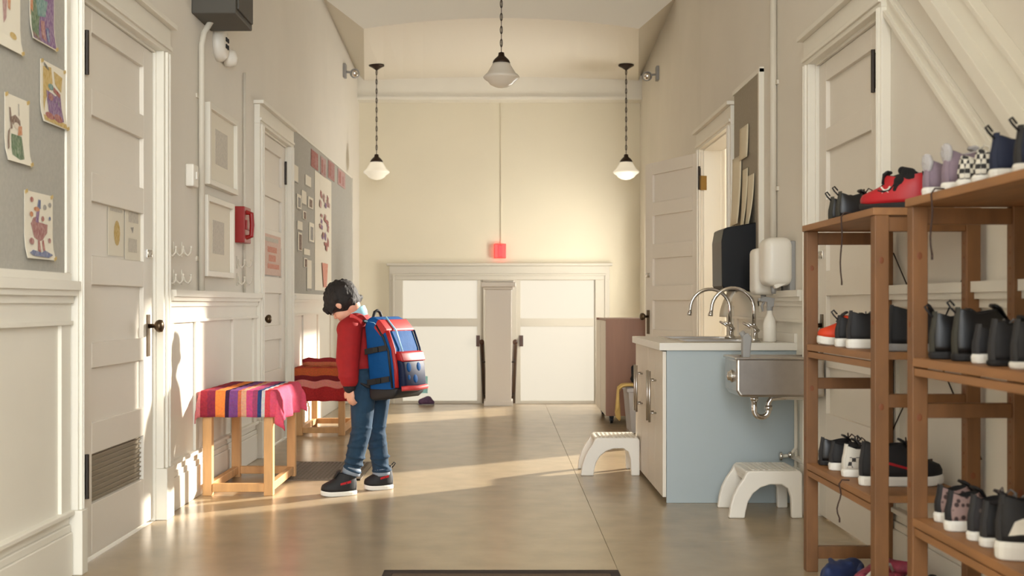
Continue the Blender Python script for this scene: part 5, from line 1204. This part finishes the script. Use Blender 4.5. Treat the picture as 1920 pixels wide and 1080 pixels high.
# black base, red corner panels, piping along the seams
profb = [(-.004, -.232), (-.004, -.165), (.10, -.175), (.19, -.178), (.186, -.215), (.15, -.238), (.03, -.242)]
obj('base_panel', slabp(profb, -.138, .138), 'pack_black', pk, bevel=.02, seg=3, smooth=True)
profr = [(.062, .158), (.100, .204), (.152, .135), (.110, .098)]
obj('red_panel', slabp(profr, -.139, .139), 'pack_red', pk, bevel=.012, seg=3, smooth=True)
for s, lab in ((-1, None), (1, None)):
    l = s*.128; b = MB()
    b.tube([pt(.150, l, .132), pt(.180, l, .03), pt(.187, l, -.08), pt(.183, l, -.18)], .012 if s < 0 else .006, 8); obj('seam_piping', b, 'pack_red' if s < 0 else 'pack_navy', pk, smooth=True)
    b = MB(); b.tube([pt(.085, l*1.06, .17), pt(.125, l*1.06, .10), pt(.152, l*1.06, .02), pt(.158, l*1.06, -.18)], .007, 8); obj('zipper', b, 'pack_black', pk, smooth=True)
b = MB(); b.tube([pt(.10, -.06, .212), pt(.160, -.06, .132), pt(.192, -.055, .0)], .005, 6); obj('light_piping', b, 'pack_piping', pk, smooth=True)
b = MB(); b.tube([pt(.005, -.128, .20), pt(.07, -.13, .185), pt(.11, -.132, .15)], .006, 6); obj('light_piping', b, 'pack_piping', pk, smooth=True)
# front pocket with a red flap and a coral lower edge
profp = [(.165, .0), (.205, -.005), (.222, -.06), (.222, -.17), (.205, -.195), (.165, -.195)]
obj('front_pocket', slabp(profp, -.108, .112), 'pack_navy', pk, bevel=.02, seg=3, smooth=True)
profc = [(.168, .018), (.212, .010), (.226, -.045), (.168, -.03)]
obj('pocket_flap', slabp(profc, -.112, .116), 'pack_red', pk, bevel=.01, seg=3, smooth=True)
b = MB(); b.tube([pt(.20, -.11, -.188), pt(.228, -.085, -.188), pt(.231, 0, -.192), pt(.228, .09, -.188), pt(.2, .114, -.188)], .014, 8); obj('pocket_trim', b, 'pack_coral', pk, smooth=True)
b = MB()
for l, z, rr in ((-.055, -.075, .022), (.04, -.075, .02), (-.06, -.13, .013), (.0, -.14, .02)): b.ball(pt(.221, l, z), rr, 12, 8, (1, .3, 1.2), Matrix((wd, bk2, upv)).transposed())
obj('printed_spot', b, 'pack_blue', pk, smooth=True)
# side compression straps with buckles
for z, nm in ((.03, 0), (-.14, 1)):
    for s in (-1, 1):
        b = MB(); l = s*.141; b.prism([pt(.0, l, z-.016), pt(.148, l, z-.004), pt(.148, l, z+.026), pt(.0, l, z+.016)], wd*(.006*s)); q = obj('side_strap', b, 'webbing', pk)
        b = MB(); b.obox(pt(.075, l+s*.006, z+.005), bk2, upv, wd, .018, .014, .005); obj('buckle', b, 'black_plastic', q, bevel=.002)
b = MB(); b.tube([pt(.0, -.028, .195), pt(-.006, -.03, .225), pt(-.004, -.018, .25), pt(.0, .0, .258), pt(.004, .018, .25), pt(.004, .03, .225), pt(.0, .028, .195)], .009, 8); obj('carry_loop', b, 'webbing', pk, smooth=True)
for s in (-1, 1):
    l = s*.075; b = MB()
    pts = [pt(.012, l, .175), pt(-.03, l*1.05, .205), pt(-.09, l*1.1, .20), pt(-.15, l*1.15, .15), pt(-.185, l*1.2, .06), pt(-.17, l*1.3, -.03), pt(-.09, l*1.55, -.12), pt(.0, l*1.6, -.165)]
    vs = []
    for i, p in enumerate(pts): vs += [p-wd*.022, p+wd*.022]
    b.add(vs, [(2*i, 2*i+1, 2*i+3, 2*i+2) for i in range(len(pts)-1)]); obj('shoulder_strap', b, 'webbing', pk, smooth=True, solid=.010)
